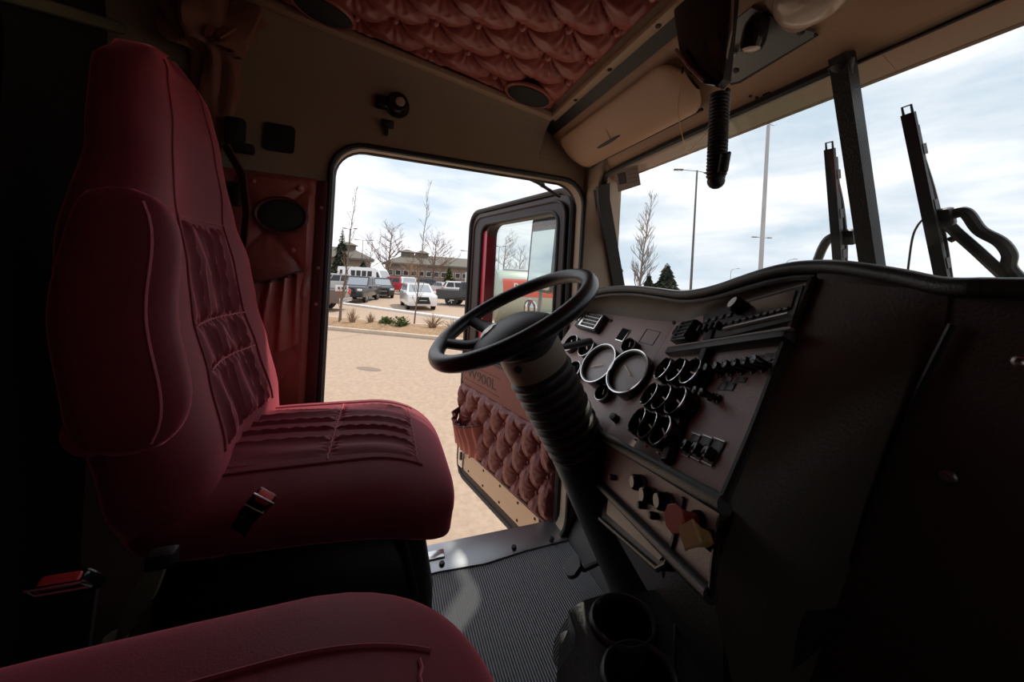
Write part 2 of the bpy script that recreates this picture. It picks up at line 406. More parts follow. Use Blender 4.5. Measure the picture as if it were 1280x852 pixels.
p = at(958, 117, pl=HP, off=-.004); q = at(952, 130, pl=HP, off=-.004)
B().tube([p+V((-.008, 0, 0)), p, p+V((.008, 0, 0))], .0022, 6).tube([p, q, q+V((-.012, .004, 0)), q+V((-.022, .002, .002))], .0018, 6).build('wire_clip', 'rubber', hd)

B().bxx(-.99, -.897, .575, .97, 1.60, 1.84).build('corner_block', 'tan', hd)
B().bxx(.897, .99, .575, .97, 1.60, 1.84).build('corner_block', 'tan', hd)

# ---- windshield: panes, post, pillars, rubber
WP = (V((0, .96, 1.17)), V((0, 1, .345)).normalized())
WD = V((0, -.345, 1)).normalized()
def wsp(x, z, off=0): return V((x, .96-.345*(z-1.17), z))+WP[1]*off
for i_, (xa, xb, lab) in enumerate(((-.845, -.012, 'clear windshield pane in front of the steering wheel'), (.012, .845, 'clear windshield pane on the passenger side of the centre post'))):
    out_ = [(xa, 1.00), (xb, 1.00), (xb, 1.575), (xa, 1.575)]
    if xa < 0: out_ = [(-.885, .98), (xb, .98), (xb, 1.575), (-.84, 1.575)]
    else: out_ = [(xa, .98), (.885, .98), (.84, 1.575), (xa, 1.575)]
    B().loft([[wsp(x, z, 0) for x, z in out_], [wsp(x, z, .005) for x, z in out_]]).build('window_%d' % (i_+1), 'glass_windshield', label=lab, cat='windshield', kind='structure', smooth=False)
pw = empty('trim_2', (0, .96, 1.0), 'black windshield centre post and rubber surround', 'window trim', kind='structure')
B().loft([[wsp(-.014, z, -.03), wsp(.014, z, -.03), wsp(.016, z, -.002), wsp(-.016, z, -.002)] for z in (.98, 1.2, 1.4, 1.53, 1.57)]).build('centre_post', 'black', pw)
B().lathe([(.022, 0), (.020, .01), (.017, .016), (.016, .03)], frame(wsp(0, 1.556, -.02), (1, 0, 0), WP[1], -WD), 14, 1, .6).build('post_foot', 'black', pw)
B().tube(catmull([wsp(-.862, 1.0, -.012), wsp(-.84, 1.2, -.012), wsp(-.825, 1.4, -.012), wsp(-.815, 1.49, -.012), wsp(-.785, 1.53, -.012), wsp(-.74, 1.545, -.012), wsp(-.4, 1.552, -.012), wsp(0, 1.552, -.012)], 5), .011, 8).build('rubber_seal', 'rubber', pw)
# A pillar (tan inside, dark edge)
ap = B().loft([[(-.985, .80, z), (-.90+.01, .797, z), wsp(-.862+dx, z, -.04), wsp(-.862+dx, z, .01), (-.985, wsp(0, z).y+.06, z)] for z, dx in ((.9, -.02), (1.1, 0), (1.3, .018), (1.45, .03), (1.53, .06), (1.6, .13))]).build('wall_pillar', 'tan', label='tan windshield pillar between the doorway and the windshield', cat='pillar', kind='structure')
B().loft([[wsp(-.868+dx, z, -.05), wsp(-.848+dx, z, -.052), wsp(-.832+dx, z, -.006), wsp(-.86+dx, z, 0)] for z, dx in ((.98, -.02), (1.1, 0), (1.3, .018), (1.45, .032), (1.51, .055))]).build('pillar_gasket', 'rubber', ap)
B().tube([wsp(-.874, 1.0, -.052), wsp(-.866, 1.2, -.052), wsp(-.852, 1.4, -.052), wsp(-.83, 1.5, -.052)], .005, 6).build('pillar_bead', 'olive_shroud', ap)
B().bxx(.87, .985, .78, .96, .9, 1.62).build('wall_pillar', 'tan', label='tan windshield pillar on the passenger side', cat='pillar', kind='structure')
# exterior sun visor over the windshield
xv = empty('exterior_visor', (0, 1.0, 1.5), 'steel sun visor outside above the windshield', 'visor')
def xvp(x, t, o=0): return V((x, .875+.08*t, 1.588-.030*t+o))
for xa, xb in ((-.9, .02), (.0205, .9)):
    B().loft([[xvp(x, 0), xvp(x, 1), xvp(x, 1.03, .006), xvp(x, 1, .012), xvp(x, 0, .012)] for x in (xa, (xa+xb)/2, xb)]).build('visor_sheet', 'ext_visor', xv)
B().tube([xvp(-.9, 1.02, .005), xvp(.9, 1.02, .005)], .007, 6).build('visor_edge', 'ext_visor', xv)
B().bxx(-.95, .95, .88, 1.02, 1.60, 1.80).build('visor_mount', 'black', xv)

# windshield sticker
st = empty('windshield_sticker', at(785, 222, pl=WP, off=-.016), 'small inspection sticker at the top corner of the windshield', 'sticker')
sq = [at(px, py, pl=WP, off=-.016) for px, py in ((769, 213), (797, 206), (801, 231), (773, 240))]
B().loft([sq, [p-WP[1]*.0015 for p in sq]]).build('sticker_sheet', 'sticker', st)
sq2 = [at(px, py, pl=WP, off=-.0185) for px, py in ((772, 217), (781, 215), (783, 229), (774, 231))]
B().loft([sq2, [p-WP[1]*.0006 for p in sq2]]).build('sticker_code_block', 'sticker_ink', st)
for k in range(4):
    a_ = at(785, 213+k*5.2, pl=WP, off=-.0185); b_ = at(796, 210.5+k*5.2, pl=WP, off=-.0185)
    B().bar(a_, b_, .0012, .0006, up=WP[1]).build('sticker_line', 'sticker_ink', st)

# ---- B pillar upholstery
bp = empty('pillar_upholstery', (-.9, -.32, .5), 'tufted burgundy vinyl panel with oval speaker behind the doorway', 'panel')
def bpf(u, v):
    y = -.52+.30*u; z = .45+.945*v
    tt = tuft(y+.245, z-1.08, .105, .14, 1)
    ed = min(1, min(y+.52, -.22-y, z-.45, 1.395-z)/.02)
    return (WX+.004+.016*ed+.018*tt*ed*(1 if z > 1.0 else .4), y, z)
B().grid(bpf, 46, 120).build('tufted_panel', 'vinyl_red', bp)
B().bxx(-.9, -.886, -.222, -.19, .03, 1.39, .004).build('edge_strip', 'vinyl_dark', bp)
for z in (1.30, 1.10, .98): B().lathe([(0, .003), (.005, .002), (.006, 0)], T(-.886, -.206, z) @ RY(PI/2), 10).build('strip_screw', 'satin_metal', bp)
B().bxx(-.9, -.868, -.56, -.205, .02, .47, .01).build('lower_panel', 'vinyl_dark', bp)
for px, py in ((375, 235), (367, 312), (318, 226)):
    p = at(px, py, X=-.872); B().lathe([(0, .007), (.007, .006), (.011, .002), (.012, -.004)], T(*p) @ RY(PI/2), 12).build('button', 'button', bp)
p = at(352, 269, X=-.858)
sp = B().lathe([(0, .004), (.8, .003), (1, -.004), (1, -.04)], T(*p) @ RY(PI/2) @ Matrix.Diagonal((.052, .066, 1, 1)), 32).build('speaker_cloth', 'speaker', bp)
B().tube([p+V((.0, .070*math.cos(a), .054*math.sin(a))) for a in [2*PI*k/28 for k in range(28)]], .006, 6, closed=True).build('speaker_ring', 'vinyl_dark', sp)
def pock(u, v):
    y = -.47+.225*u; z0 = 1.085-.10*u*0-.04*math.sin(PI*u); z = .86+(z0-.86)*v
    b_ = math.sin(PI*u)**.6
    return (WX+.012+.075*b_*(.55+.45*math.sin(PI*min(1, v*.75+.1)))+.016*math.sin(u*34+2.2*v*math.sin(7*u))*(.35+.65*v), y, z-.035*b_*(1-v))
B().grid(pock, 60, 24).build('gathered_pocket', 'vinyl_red', bp)
B().tube([V(pock(u/30, 1))+V((0, 0, .002)) for u in range(31)], .004, 6).build('pocket_hem', 'vinyl_dark', bp)
# small things on the side wall above the door
rl = empty('reading_lamp', at(497, 131, X=-.885), 'black round reading lamp on the tan wall above the doorway', 'lamp')
p = at(497, 131, X=-.885)
B().lathe([(0, .03), (.03, .03), (.036, .022), (.040, .006), (.042, -.004), (.042, -.03)], T(*p) @ RY(PI/2), 24).build('lamp_ring', 'gloss_black', rl)
B().lathe([(0, .034), (.014, .033), (.018, .028)], T(*(p+V((0, .008, .0)))) @ RY(PI/2), 20).build('lamp_lens', 'lens', rl)
B().box((.03, .05, .045), T(*at(478, 128, X=-.885)), .01).build('lamp_switch_body', 'gloss_black', rl)
p = at(485, 155, X=-.89)
B().box((.03, .04, .022), T(*p), .004).box((.02, .014, .04), T(p.x, p.y-.004, p.z-.02), .004).build('wall_clip', 'black', label='small black plastic clip below the reading lamp', cat='clip')
p = at(349, 173, X=-.9)
vt = empty('wall_vent', p, 'square dark vent cover in the tan wall behind the doorway', 'vent')
B().box((.012, .088, .088), T(*p), .012).build('vent_plate', 'speaker', vt)
for k in range(5): B().box((.004, .07, .006), T(p.x+.007, p.y, p.z-.03+k*.015)).build('slat', 'rubber', vt)

# sun visor inside
def visor(name, xa, xb, label):
    v = empty(name, hdr(.2, (xa+xb)/2, .03), label, 'sun visor', 'inside sun visors')
    def f(u, t):
        a = 2*PI*t; s = .168+.082*math.cos(a)*(1-.0*u); o = .026+.017*math.sin(a)*(1+.3*math.cos(a))
        k = min(1, min(u, 1-u)*14)**.5
        return hdr(.168+(s-.168)*(.35+.65*k), xa+(xb-xa)*u, .026+(o-.026)*(.3+.7*k))
    B().grid(f, 40, 28, cv=True).build('visor_pad', 'tan_panel', v)
    B().tube([hdr(.25, xa+.03, .024), hdr(.25, xb-.03, .024)], .005, 6).build('visor_rod', 'rubber', v)
    B().lathe([(0, .004), (.06, .003), (.075, -.004)], frame(hdr(.19, xa+.25, .044), (1, 0, 0), HD, -HP[1]), 16, 1, .09).build('visor_slit', 'rubber', v)
    B().box((.05, .02, .012), frame(hdr(.25, xa+.03, .018), (1, 0, 0), HD)).build('visor_hinge', 'black', v)
    B().tube([hdr(.10, xa+.30, .030), hdr(.17, xa+.275, .0455), hdr(.235, xa+.25, .038)], .0014, 5).build('visor_stitch', 'tan_trim', v)
    return v
visor('sun_visor', -.86, -.25, 'padded tan sun visor folded up above the steering wheel')
visor('sun_visor', .16, .80, 'padded tan sun visor on the passenger side')

# ---- overhead things on the header
def prism_px(b, pts, Y, th, grow=1.0):
    fr = [at(x, y, Y=Y) for x, y in pts]; c = sum(fr, V())/len(fr)
    k = len(fr)
    rings = [[c+(p-c)*s+V((0, dy, 0)) for p in fr] for s, dy in ((.90, 0), (1, th*.15), (1, th*.85), (.92, th))]
    return b.loft(rings)
rb = empty('overhead_handset', at(885, 60, Y=.58), 'black handset in a holder hanging from the header', 'radio handset')
prism_px(B(), [(838, -25), (841, 20), (848, 66), (862, 90), (880, 104), (893, 108), (902, 98), (906, 60), (910, 20), (914, -25)], .57, .028).build('handset_body', 'black', rb)
prism_px(B(), [(846, 68), (856, 62), (870, 84), (888, 98), (893, 107), (880, 105), (861, 92)], .566, .02).build('holder_clip', 'gloss_black', rb)
prism_px(B(), [(883, 50), (896, 40), (905, 70), (900, 92), (890, 86)], .566, .012).build('push_switch', 'gloss_black', rb)
p = at(845, 62, Y=.566); q = at(880, 102, Y=.566)
B().tube([p, p*.5+q*.5+V((0, -.002, -.004)), q], .0035, 6).build('chrome_edge', 'satin_metal', rb)
cc = empty('coiled_cord', at(900, 90, Y=.57), 'thick black coiled cord hanging from the header in front of the windshield', 'cord')
c0, c1 = at(900, 116, Y=.605), at(895, 226, Y=.605)
path = []
n = 24*46
for i in range(n):
    t = i/n; c = c0.lerp(c1, t); a = 2*PI*25*t
    k = 1 if t < .93 else max(.35, 1-((t-.93)/.07)**2*.65)
    path.append(c+V((math.cos(a)*.0150*k, math.sin(a)*.0150*k, 0)))
B().tube(path[::2], .0036, 6).build('cord_coil', 'rubber', cc)
B().tube([c0.lerp(c1, t) for t in (0, .25, .5, .75, .97)], .0105, 10).build('cord_core', 'rubber', cc)
B().sphere(.016, T(*c1), 8).build('cord_end', 'rubber', cc)
path = []
d0, d1 = at(907, 192, Y=.60), at(903, 215, Y=.60)
for i in range(12*10):
    t = i/120; c = d0.lerp(d1, t); a = 2*PI*10*t; path.append(c+V((math.cos(a)*.007, math.sin(a)*.007, 0)))
B().tube(path, .0028, 6).build('cord_loop', 'rubber', cc)
B().tube([at(917, -20, Y=.555), at(914, 40, Y=.555), at(901, 112, Y=.60)], .0022, 6).build('cord_lead', 'satin_metal', cc)
wi = empty('loose_wire', at(850, 90, Y=.66), 'thin yellowish wire dangling beside the folded visor', 'wire')
B().tube(catmull([at(853, 86, Y=.66), at(849, 120, Y=.665), at(848, 140, Y=.67), at(853, 170, Y=.70), at(858, 187, Y=.74), at(863, 188, Y=.76), at(880, 170, Y=.80), at(889, 163, Y=.81)], 5), .0012, 5).build('wire_strand', 'yellow_knob', wi)
B().tube([at(853, 84, Y=.66), at(853, 92, Y=.66)], .0025, 6).build('wire_tip', 'rubber', wi)
# spot lamp on its plate
sm = empty('map_lamp', at(945, 60, pl=HP), 'black swivelling map lamp on a grey plate on the header', 'lamp')
pts = [at(x, y, pl=HP, off=-.004) for x, y in ((908, 92), (914, 102), (924, 100), (1018, 44), (1019, 38), (1008, 36), (940, 8), (912, 30))]
B().loft([[p+HP[1]*.003 for p in pts], [p-HP[1]*.005 for p in pts]]).build('lamp_plate', 'mirror_shell', sm)
pts2 = [at(x, y, pl=HP, off=-.001) for x, y in ((908, 96), (914, 106), (926, 103), (1023, 44), (1010, 36), (905, 36))]
B().loft([[p+HP[1]*.002 for p in pts2], [p-HP[1]*.002 for p in pts2]]).build('plate_gasket', 'rubber', sm)
for px, py in ((920, 88), (1001, 40)):
    B().lathe([(0, .003), (.006, .002), (.007, 0)], frame(at(px, py, pl=HP, off=-.009), (1, 0, 0), HD, -HP[1]), 10).build('plate_screw', 'rubber', sm)
la, lb = at(946, 28, pl=HP, off=-.012), at(939, 62, pl=HP, off=-.05)
ax = (lb-la).normalized()
fr_ = frame(la, ax.cross(V((0, 0, 1))).normalized(), ax.cross(ax.cross(V((0, 0, 1)))).normalized()); fr_ = fr_ if (fr_.to_3x3() @ V((0, 0, 1))).dot(ax) > 0 else fr_ @ RX(PI)
ln = (lb-la).length
B().lathe([(.014, -.01), (.021, 0), (.023, .01), (.023, ln-.012), (.020, ln-.004), (.019, ln), (.016, ln-.002), (0, ln-.002)], fr_, 22).build('lamp_barrel', 'gloss_black', sm)
B().lathe([(0, ln+.003), (.012, ln+.002), (.0165, ln-.002)], fr_, 20).build('lamp_lens', 'lens', sm)
B().lathe([(.006, 0), (.008, .004), (.008, .012), (0, .013)], frame(at(918, 64, pl=HP, off=-.01), (1, 0, 0), HD, -HP[1]), 14).build('lamp_knob', 'chrome', sm)
B().sphere(.02, T(*at(948, 30, pl=HP, off=-.014)), 8).build('swivel_ball', 'black', sm)
dl = empty('dome_lamp', at(1000, 5, pl=HP), 'oval cream dome lamp in a tan and black housing on the header', 'lamp')
dc = at(1026, -17, pl=HP, off=-.004)
dfr = frame(dc, V((1, 0, 0)), HD, -HP[1])
B().plate(rrect(-.075, -.055, .105, .052, .03), -.006, .012, dfr, bev=.004).build('lamp_housing', 'tan_trim', dl)
B().box((.05, .055, .014), dfr @ T(.068, .012, .009), .004).build('switch_recess', 'rubber', dl)
B().box((.022, .010, .012), dfr @ T(.066, .016, .016), .003).build('rocker_switch', 'mirror_shell', dl)
B().lathe([(0, .026), (.6, .024), (.9, .016), (1, .006), (1, 0)], dfr @ T(-.012, .0, .008) @ Matrix.Diagonal((.06, .052, 1, 1)), 28).build('lamp_lens', 'lens', dl)

# ---- curtain bunched at the sleeper opening
cu = empty('sleeper_curtain', (-.72, -.55, 1.2), 'rust brown curtain bunched and tied above the driver seat back', 'curtain')
def strand(ctrl, wid, th, ph, name):
    pth = catmull(ctrl, 8); k = len(pth)
    def f(u, v):
        i = min(k-1, int(u*(k-1)+.5)); c = pth[i]; a = 2*PI*v
        ws = wid[0]+(wid[1]-wid[0])*u+wid[2]*math.sin(PI*u)
        rr = 1+.22*math.sin(5*a+ph+3*u)+.12*math.sin(9*a+ph*2-4*u)
        return (c.x+ws*.55*math.cos(a)*rr, c.y+ws*math.sin(a)*rr, c.z)
    B().grid(f, k, 48, cv=True).build(name, 'curtain', cu)
strand([at(268, -60, Y=-.50), at(272, -10, Y=-.50), at(262, 30, Y=-.50), at(258, 60, Y=-.51)], (.11, .07, .02), 1, .5, 'curtain_swag')
strand([at(258, 52, Y=-.51), at(272, 72, Y=-.50), at(272, 105, Y=-.50), at(266, 140, Y=-.51), at(262, 190, Y=-.52)], (.045, .035, .012), 1, 1.4, 'curtain_tail')
strand([at(320, -20, Y=-.42), at(312, 5, Y=-.42), at(296, 26, Y=-.44), at(268, 48, Y=-.47)], (.05, .022, .02), 1, 2.4, 'curtain_fold')

# ---- shoulder belt on the B pillar
sb = empty('shoulder_belt', (-.86, -.47, .9), 'dark shoulder belt hanging from the pillar behind the driver seat', 'seat belt')
B().loft([[V((-.845, y-.004, z)), V((-.80, y+.012, z)), V((-.80, y+.016, z)), V((-.845, y, z))] for y, z in ((-.47, 1.46), (-.465, 1.3), (-.46, 1.15), (-.455, .95), (-.45, .5))]).build('belt_strap', 'strap', sb)
B().loft([[V((-.835, y, z)), V((-.79, y+.03, z)), V((-.79, y+.034, z)), V((-.835, y+.006, z))] for y, z in ((-.465, 1.44), (-.42, 1.36), (-.405, 1.25), (-.41, 1.12), (-.44, 1.02))]).build('belt_loop', 'curtain', sb)
p = at(294, 165, X=-.85)
B().box((.035, .05, .085), T(*p), .01).build('belt_anchor', 'black', sb)
B().box((.03, .06, .03), T(p.x, p.y+.02, p.z-.045), .008).build('belt_guide', 'black', sb)
p = at(300, 243, X=-.85)
B().tube([p+V((0, .02*math.cos(a), .03*math.sin(a))) for a in [2*PI*k/14 for k in range(9)]], .0025, 6).build('anchor_clip', 'chrome', sb)
B().box((.03, .045, .07), T(p.x, p.y-.02, p.z), .01).build('belt_reel', 'black', sb)

# ================================================================== DASHBOARD
PC = at(844, 500, d=.75)
DR = V((.911, -.344, .229)).normalized(); DU = V((-.12, .63, .77)); DU = (DU-DR*DU.dot(DR)).normalized(); DN = DR.cross(DU)
CPL = (PC, DN)
HG = at(812, 455, pl=CPL)
TT = math.radians(36)
MU = V((0, math.sin(TT), math.cos(TT))); MN = V((0, -math.cos(TT), math.sin(TT)))
MPL = (HG, MN)
def cp(u, v, o=0): return PC+DR*u+DU*v+DN*o
def mp_(u, v, o=0): return HG+V((1, 0, 0))*u+MU*v+MN*o
def cuv(p): q = p-PC; return q.dot(DR), q.dot(DU)
def muv(p): q = p-HG; return q.x, q.dot(MU)
hu, hv = cuv(HG)
da = empty('dashboard', (0, .75, .6), 'black and taupe truck dashboard with chrome ringed gauges', 'dashboard')
# panels
lowM, topM = -.25, .16
B().loft([[mp_(-.506, lowM), mp_(0, lowM), mp_(0, topM), mp_(-.506, topM)], [mp_(-.506, lowM, -.03), mp_(0, lowM, -.03), mp_(0, topM, -.03), mp_(-.506, topM, -.03)]]).build('gauge_panel', 'taupe', da, smooth=False)
edgeR = [(1020, 350), (1003, 390), (985, 431), (965, 487), (945, 540), (925, 588), (908, 628)]
eR = [at(x, y, pl=CPL) for x, y in edgeR]
tl = cp(hu, hv+topM); bl = cp(hu, hv+lowM)
poly = [bl]+eR[::-1]+[tl]
B().loft([poly, [p-DN*.006 for p in poly]]).build('centre_panel', 'taupe', da, smooth=False)
# hood: lip, fascia down to the panels, top back to the glass
lip_px = [(713, 384, .75), (722, 373, .755), (735, 365, .76), (760, 359, .765), (790, 358, .77), (820, 361, .76), (850, 365, .75), (875, 363, .74), (900, 357, .73), (930, 347, .715), (960, 338, .70), (990, 332, .69), (1020, 330, .68), (1050, 331, .665), (1080, 335, .65), (1130, 344, .63), (1180, 355, .61), (1230, 357, .60), (1280, 358, .60)]
LIP = [at(x, y+3, Y=Y) for x, y, Y in lip_px]+[V((.6, .60, 1.118)), V((.885, .60, 1.118))]
LIP[0].x = max(LIP[0].x, -.885)
top_px = [(712, 391, 0), (719, 388, 0), (729, 388, 0), (752, 391, 0), (785, 396, 0), (815, 400, 0), (843, 403, 0), (862, 399, 1), (888, 391, 1), (920, 382, 1), (952, 373, 1), (985, 363, 1), (1016, 353, 1)]
TOPE = [at(x, y, pl=(CPL if c else MPL), off=.0) for x, y, c in top_px]
fas = []
for i in range(13):
    a_, b_ = LIP[i]+V((0, .012, -.006)), TOPE[i]
    fas.append([a_.lerp(b_, t)+V((0, .018*math.sin(PI*t), .010*math.sin(PI*t))) for t in (0, .2, .4, .6, .8, 1)])
B().loft(fas, closed=False).build('hood_fascia', 'black_soft', da)
tops = []
for p in LIP:
    q = V((p.x, max(.955, p.y+.1), min(p.z, 1.13)-.05)); q.y = .975
    tops.append([p+V((0, 0, .004)), p.lerp(q, .15)+V((0, 0, .009)), p.lerp(q, .5)+V((0, 0, .004)), q, q+V((0, 0, -.1))])
B().loft(tops, closed=False).build('hood_top', 'black_soft', da)
B().tube(catmull(LIP, 4), .0115, 10).build('hood_lip', 'black', da)
B().tube(catmull([p+V((0, .004, -.018)) for p in LIP[:13]], 4), .006, 8).build('hood_seam', 'black', da)
# bead along the right edge of the centre panel
B().tube(catmull([p+DN*.004 for p in eR], 4), .007, 8).build('panel_edge_bead', 'black', da)
# lower panel under the rail
RD = (at(908, 632, pl=CPL)-at(742, 538, pl=MPL)).normalized()
RL, RR = at(742, 538, pl=MPL)-RD*.10, at(908, 632, pl=CPL)
LN = V((-RD.y, RD.x, 0)).normalized(); LN = LN if LN.y < 0 else -LN
LN = (LN+V((0, 0, .12))); LN = (LN-RD*LN.dot(RD)).normalized()
LU = RD.cross(LN); LU = LU if LU.z > 0 else -LU
LPL = (RR-LN*.02, LN)
def lp(x, y, off=0): return at(x, y, pl=LPL, off=off)
lowR, lowL = lp(893, 745), lp(757, 610)
lowL2 = lowL-(lowR-lowL).normalized()*.18
q4 = [RL-LN*.02, lp(906, 633), lp(903, 668), lp(898, 706), lowR, lowL2]
B().loft([q4, [p-LN*.006 for p in q4]]).build('valve_panel', 'taupe', da, smooth=False)
B().tube([RL+LN*.002, (RL+RR)/2+LN*.004, RR+LN*.002], .013, 10, sq=.8).build('dash_rail', 'black', da)
B().tube([lowL2+LN*.005, (lowL2+lowR)/2+LN*.006, lowR+LN*.005], .011, 10).build('lower_rail', 'black', da)
B().tube(catmull([RR+LN*.004-LU*.012, lp(905, 660)+LN*.006, lp(898, 705)+LN*.006, lowR+LN*.004], 4), .005, 8).build('valve_panel_bead', 'black', da)
B().bar(lp(855, 622, .002), lp(838, 690, .002), .006, .006, up=LN).build('panel_divider', 'rubber', da)
# cubby under the lower rail
q5 = [lp(755, 614, -.02), lp(838, 690, -.02), lp(830, 710, .0), lp(822, 712, .0), lp(752, 650, .0)]
B().loft([q5, [p-LN*.05 for p in q5]]).build('ash_tray', 'black', da)
q6 = [lp(760, 622, .0), lp(832, 690, .0), lp(824, 700, .004), lp(758, 642, .004)]
B().loft([q6, [p-LN*.012 for p in q6]]).build('ash_tray_door', 'olive_shroud', da)
B().tube([lp(750, 648, .006), lp(822, 711, .006), lp(833, 705, .006), lp(838, 690, .004)], .005, 8).build('ash_tray_frame', 'black', da)
# under-dash body
B().loft([[V((x, .70, .50)), V((x, .97, .45)), V((x, .97, .95)), V((x, .78, .80)), V((x, .68, .60))] for x in (-.88, -.5, -.2, .1)]).build('under_dash_body', 'black', da)
B().loft([[lowL2-LN*.01, lowL2-LN*.2, lowL2+V((0, .05, -.12))], [lowR-LN*.01, lowR-LN*.2, lowR+V((-.02, .06, -.22))]]).build('knee_panel', 'black', da)
# side wall of the centre stack towards the passenger
Ecur = catmull([e-DN*.002 for e in eR]+[RR-LN*.01-LU*.01, lp(903, 690), lowR, lowR+V((.01, .03, -.12)), lowR+V((.02, .06, -.28))], 4)
Kpx = [(1185, 366), (1180, 410), (1150, 478), (1122, 540), (1098, 598), (1080, 650), (1064, 705), (1050, 745), (1035, 790), (1018, 835), (995, 900), (975, 990)]
Kc = catmull([at(x, y, Y=.62) for x, y in Kpx], 4)
kk = min(len(Ecur), len(Kc)); rings = []
for i in range(kk):
    a_, b_ = Ecur[i], Kc[i]
    mid = a_.lerp(b_, .45)+V((.030, -.030, 0))
    r_ = []
    for j in range(13):
        t = j/12; r_.append(a_*(1-t)**2+mid*2*t*(1-t)+b_*t*t)
    rings.append(r_)
B().loft(rings, closed=False).build('stack_side', 'black_soft', da)
# gap over the stack side up to the hood
B().loft([[LIP[i]+V((0, .003, -.008)) for i in range(12, 18)], [rings[0][0], rings[0][3], rings[0][6], rings[0][9], rings[0][12], rings[0][12]+V((.08, -.015, 0))]], closed=False).build('stack_shoulder', 'black_soft', da)
# passenger side dash face
pf = [[V((Kc[i].x-.005, .622, Kc[i].z)), V((.5, .62, Kc[i].z)), V((.89, .62, Kc[i].z))] for i in range(0, kk)]
pf.insert(0, [V((.20, .612, 1.118)), V((.5, .606, 1.118)), V((.89, .606, 1.118))])
B().loft(pf, closed=False).build('passenger_fascia', 'black_soft', da)
B().tube([at(x, y, Y=.615) for x, y in ((1190, 405), (1153, 478), (1110, 575), (1082, 650), (1066, 704))], .0035, 8).build('crease_highlight', 'black', da)  # thin tube added to draw the bright highlight along the crease
for px, py in ((1185, 595), (1277, 452)):
    B().lathe([(0, .002), (.0035, .004), (.006, .003), (.0075, 0)], frame(at(px, py, Y=.618), (1, 0, 0), (0, 0, 1), (0, -1, 0)), 14).build('fascia_screw', 'satin_metal', da)

# ---- gauges
def gauge_meshes(r, h):
    return (B().lathe([(r*1.03, -.005), (r*1.03, h*.8), (r*1.0, h), (r*.93, h), (r*.90, h*.3)], n=36, cap=False).mesh('housing', 'gloss_black'),
            B().lathe([(r*1.03, h-.0015), (r*1.03, h+.0018), (r*.985, h+.0022), (r*.975, h-.0015)], n=40, cap=False).mesh('bezel', 'chrome'),
            B().lathe([(0, h*(.6 if r > .05 else .3)), (r*.91, h*(.6 if r > .05 else .3))], n=36, cap=False).mesh('dial', 'big_dial' if r > .05 else 'gauge_face'),
            B().box((r*.70, r*(.10 if r < .05 else .05), .0015), T(r*.22, 0, h*.7)).mesh('needle', 'needle'),
            r, h)
def gauge_at(g, name, M, ang=2.4, ticks=0):
    o = inst(g[0], name, da, M)
    kid(g[1], 'bezel', o); kid(g[2], 'dial', o)
    n_ = kid(g[3], 'needle', o); n_.rotation_euler.z = ang
    if ticks:
        tb = B(); r = g[4]
        for k in range(ticks):
            a = math.radians(-130+260*k/(ticks-1)+90); tb.box((r*.10, r*.022, .0006), RZ(a) @ T(r*.80, 0, g[5]*(.6 if r > .05 else .3)+.0008))
        kid(tb.mesh('dial_marks', 'white_print'), 'dial_marks', o)['kind'] = 'stuff'
    return o
def MF(px, py, h=0):
    p = at(px, py, pl=MPL, off=h)-MN*h; return frame(p, (1, 0, 0), MU, MN)
def CF(px, py, h=0):
    p = at(px, py, pl=CPL, off=h)-DN*h; return frame(p, DR, DU, DN)
gB = gauge_meshes(.070, .045); gS = gauge_meshes(.0305, .030); gM = gauge_meshes(.036, .022); gT = gauge_meshes(.026, .02)
gauge_at(gB, 'large_gauge', MF(747, 453, .045), 3.6, 19); gauge_at(gB, 'large_gauge', MF(783, 463, .045), 2.7, 23)
for px, py in ((713, 428), (732, 434), (716, 462)): gauge_at(gM, 'round_gauge', MF(px, py, .022), 2.4, 11)
gauge_at(gT, 'round_gauge', MF(752, 490, .02), 2.0, 9)
gauge_at(gT, 'round_gauge', MF(785, 431, .02), 2.0, 0)
z2 = 5.323
for x, y in ((203, 211), (292, 220), (388, 229), (113, 384), (196, 402), (290, 425), (32, 556), (103, 588), (187, 624)):
    gauge_at(gS, 'small_gauge', CF(790+x/z2, 420+y/z2, .030), 2.9+random.uniform(-.2, .2), 7)
    p = CF(790+x/z2, 420+y/z2, .030)
    inst(bpy.data.meshes.get('gauge_lamp') or B().box((.012, .005, .006), bev=.0015).mesh('gauge_lamp', 'lens'), 'gauge_lamp', da, p @ T(0, -.036, .012))
# ---- vents
def vent(M, w, h, name='air_vent'):
    o = inst(B().box((w, h, .03), T(0, 0, .01), .004).mesh('vent_housing', 'black'), name, da, M)
    fr = B()
    for s in (-1, 1): fr.box((w*.70, .0035, .004), T(w*.10, s*h*.40, .027)); fr.box((.0035 if s > 0 else .012, h*.84, .004), T(w*.10+s*w*.35, 0, .027))
    kid(fr.mesh('vent_frame', 'chrome' if name == 'air_vent' else 'black'), 'vent_frame', o)
    for k in (-1, 0, 1): kid(B().box((w*.66, .0028, .006), T(w*.10, k*h*.2, .026)).mesh('vane', 'satin_metal' if name == 'air_vent' else 'black'), 'vane', o)
    for k in (-.22, 0, .22): kid(B().box((.002, h*.75, .004), T(w*(.10+k), 0, .024)).mesh('louver', 'black'), 'louver', o)
    kid(B().lathe([(.008, 0), (.0095, .003), (.008, .005), (0, .005)], T(-w*.38, 0, .026), 16, .7, 1.6).mesh('vent_knob', 'chrome' if name == 'air_vent' else 'black'), 'vent_knob', o)
    return o
vent(MF(737, 401, .02), .15, .076)
vent(CF(857, 415, .015), .085, .06, 'black_air_vent')
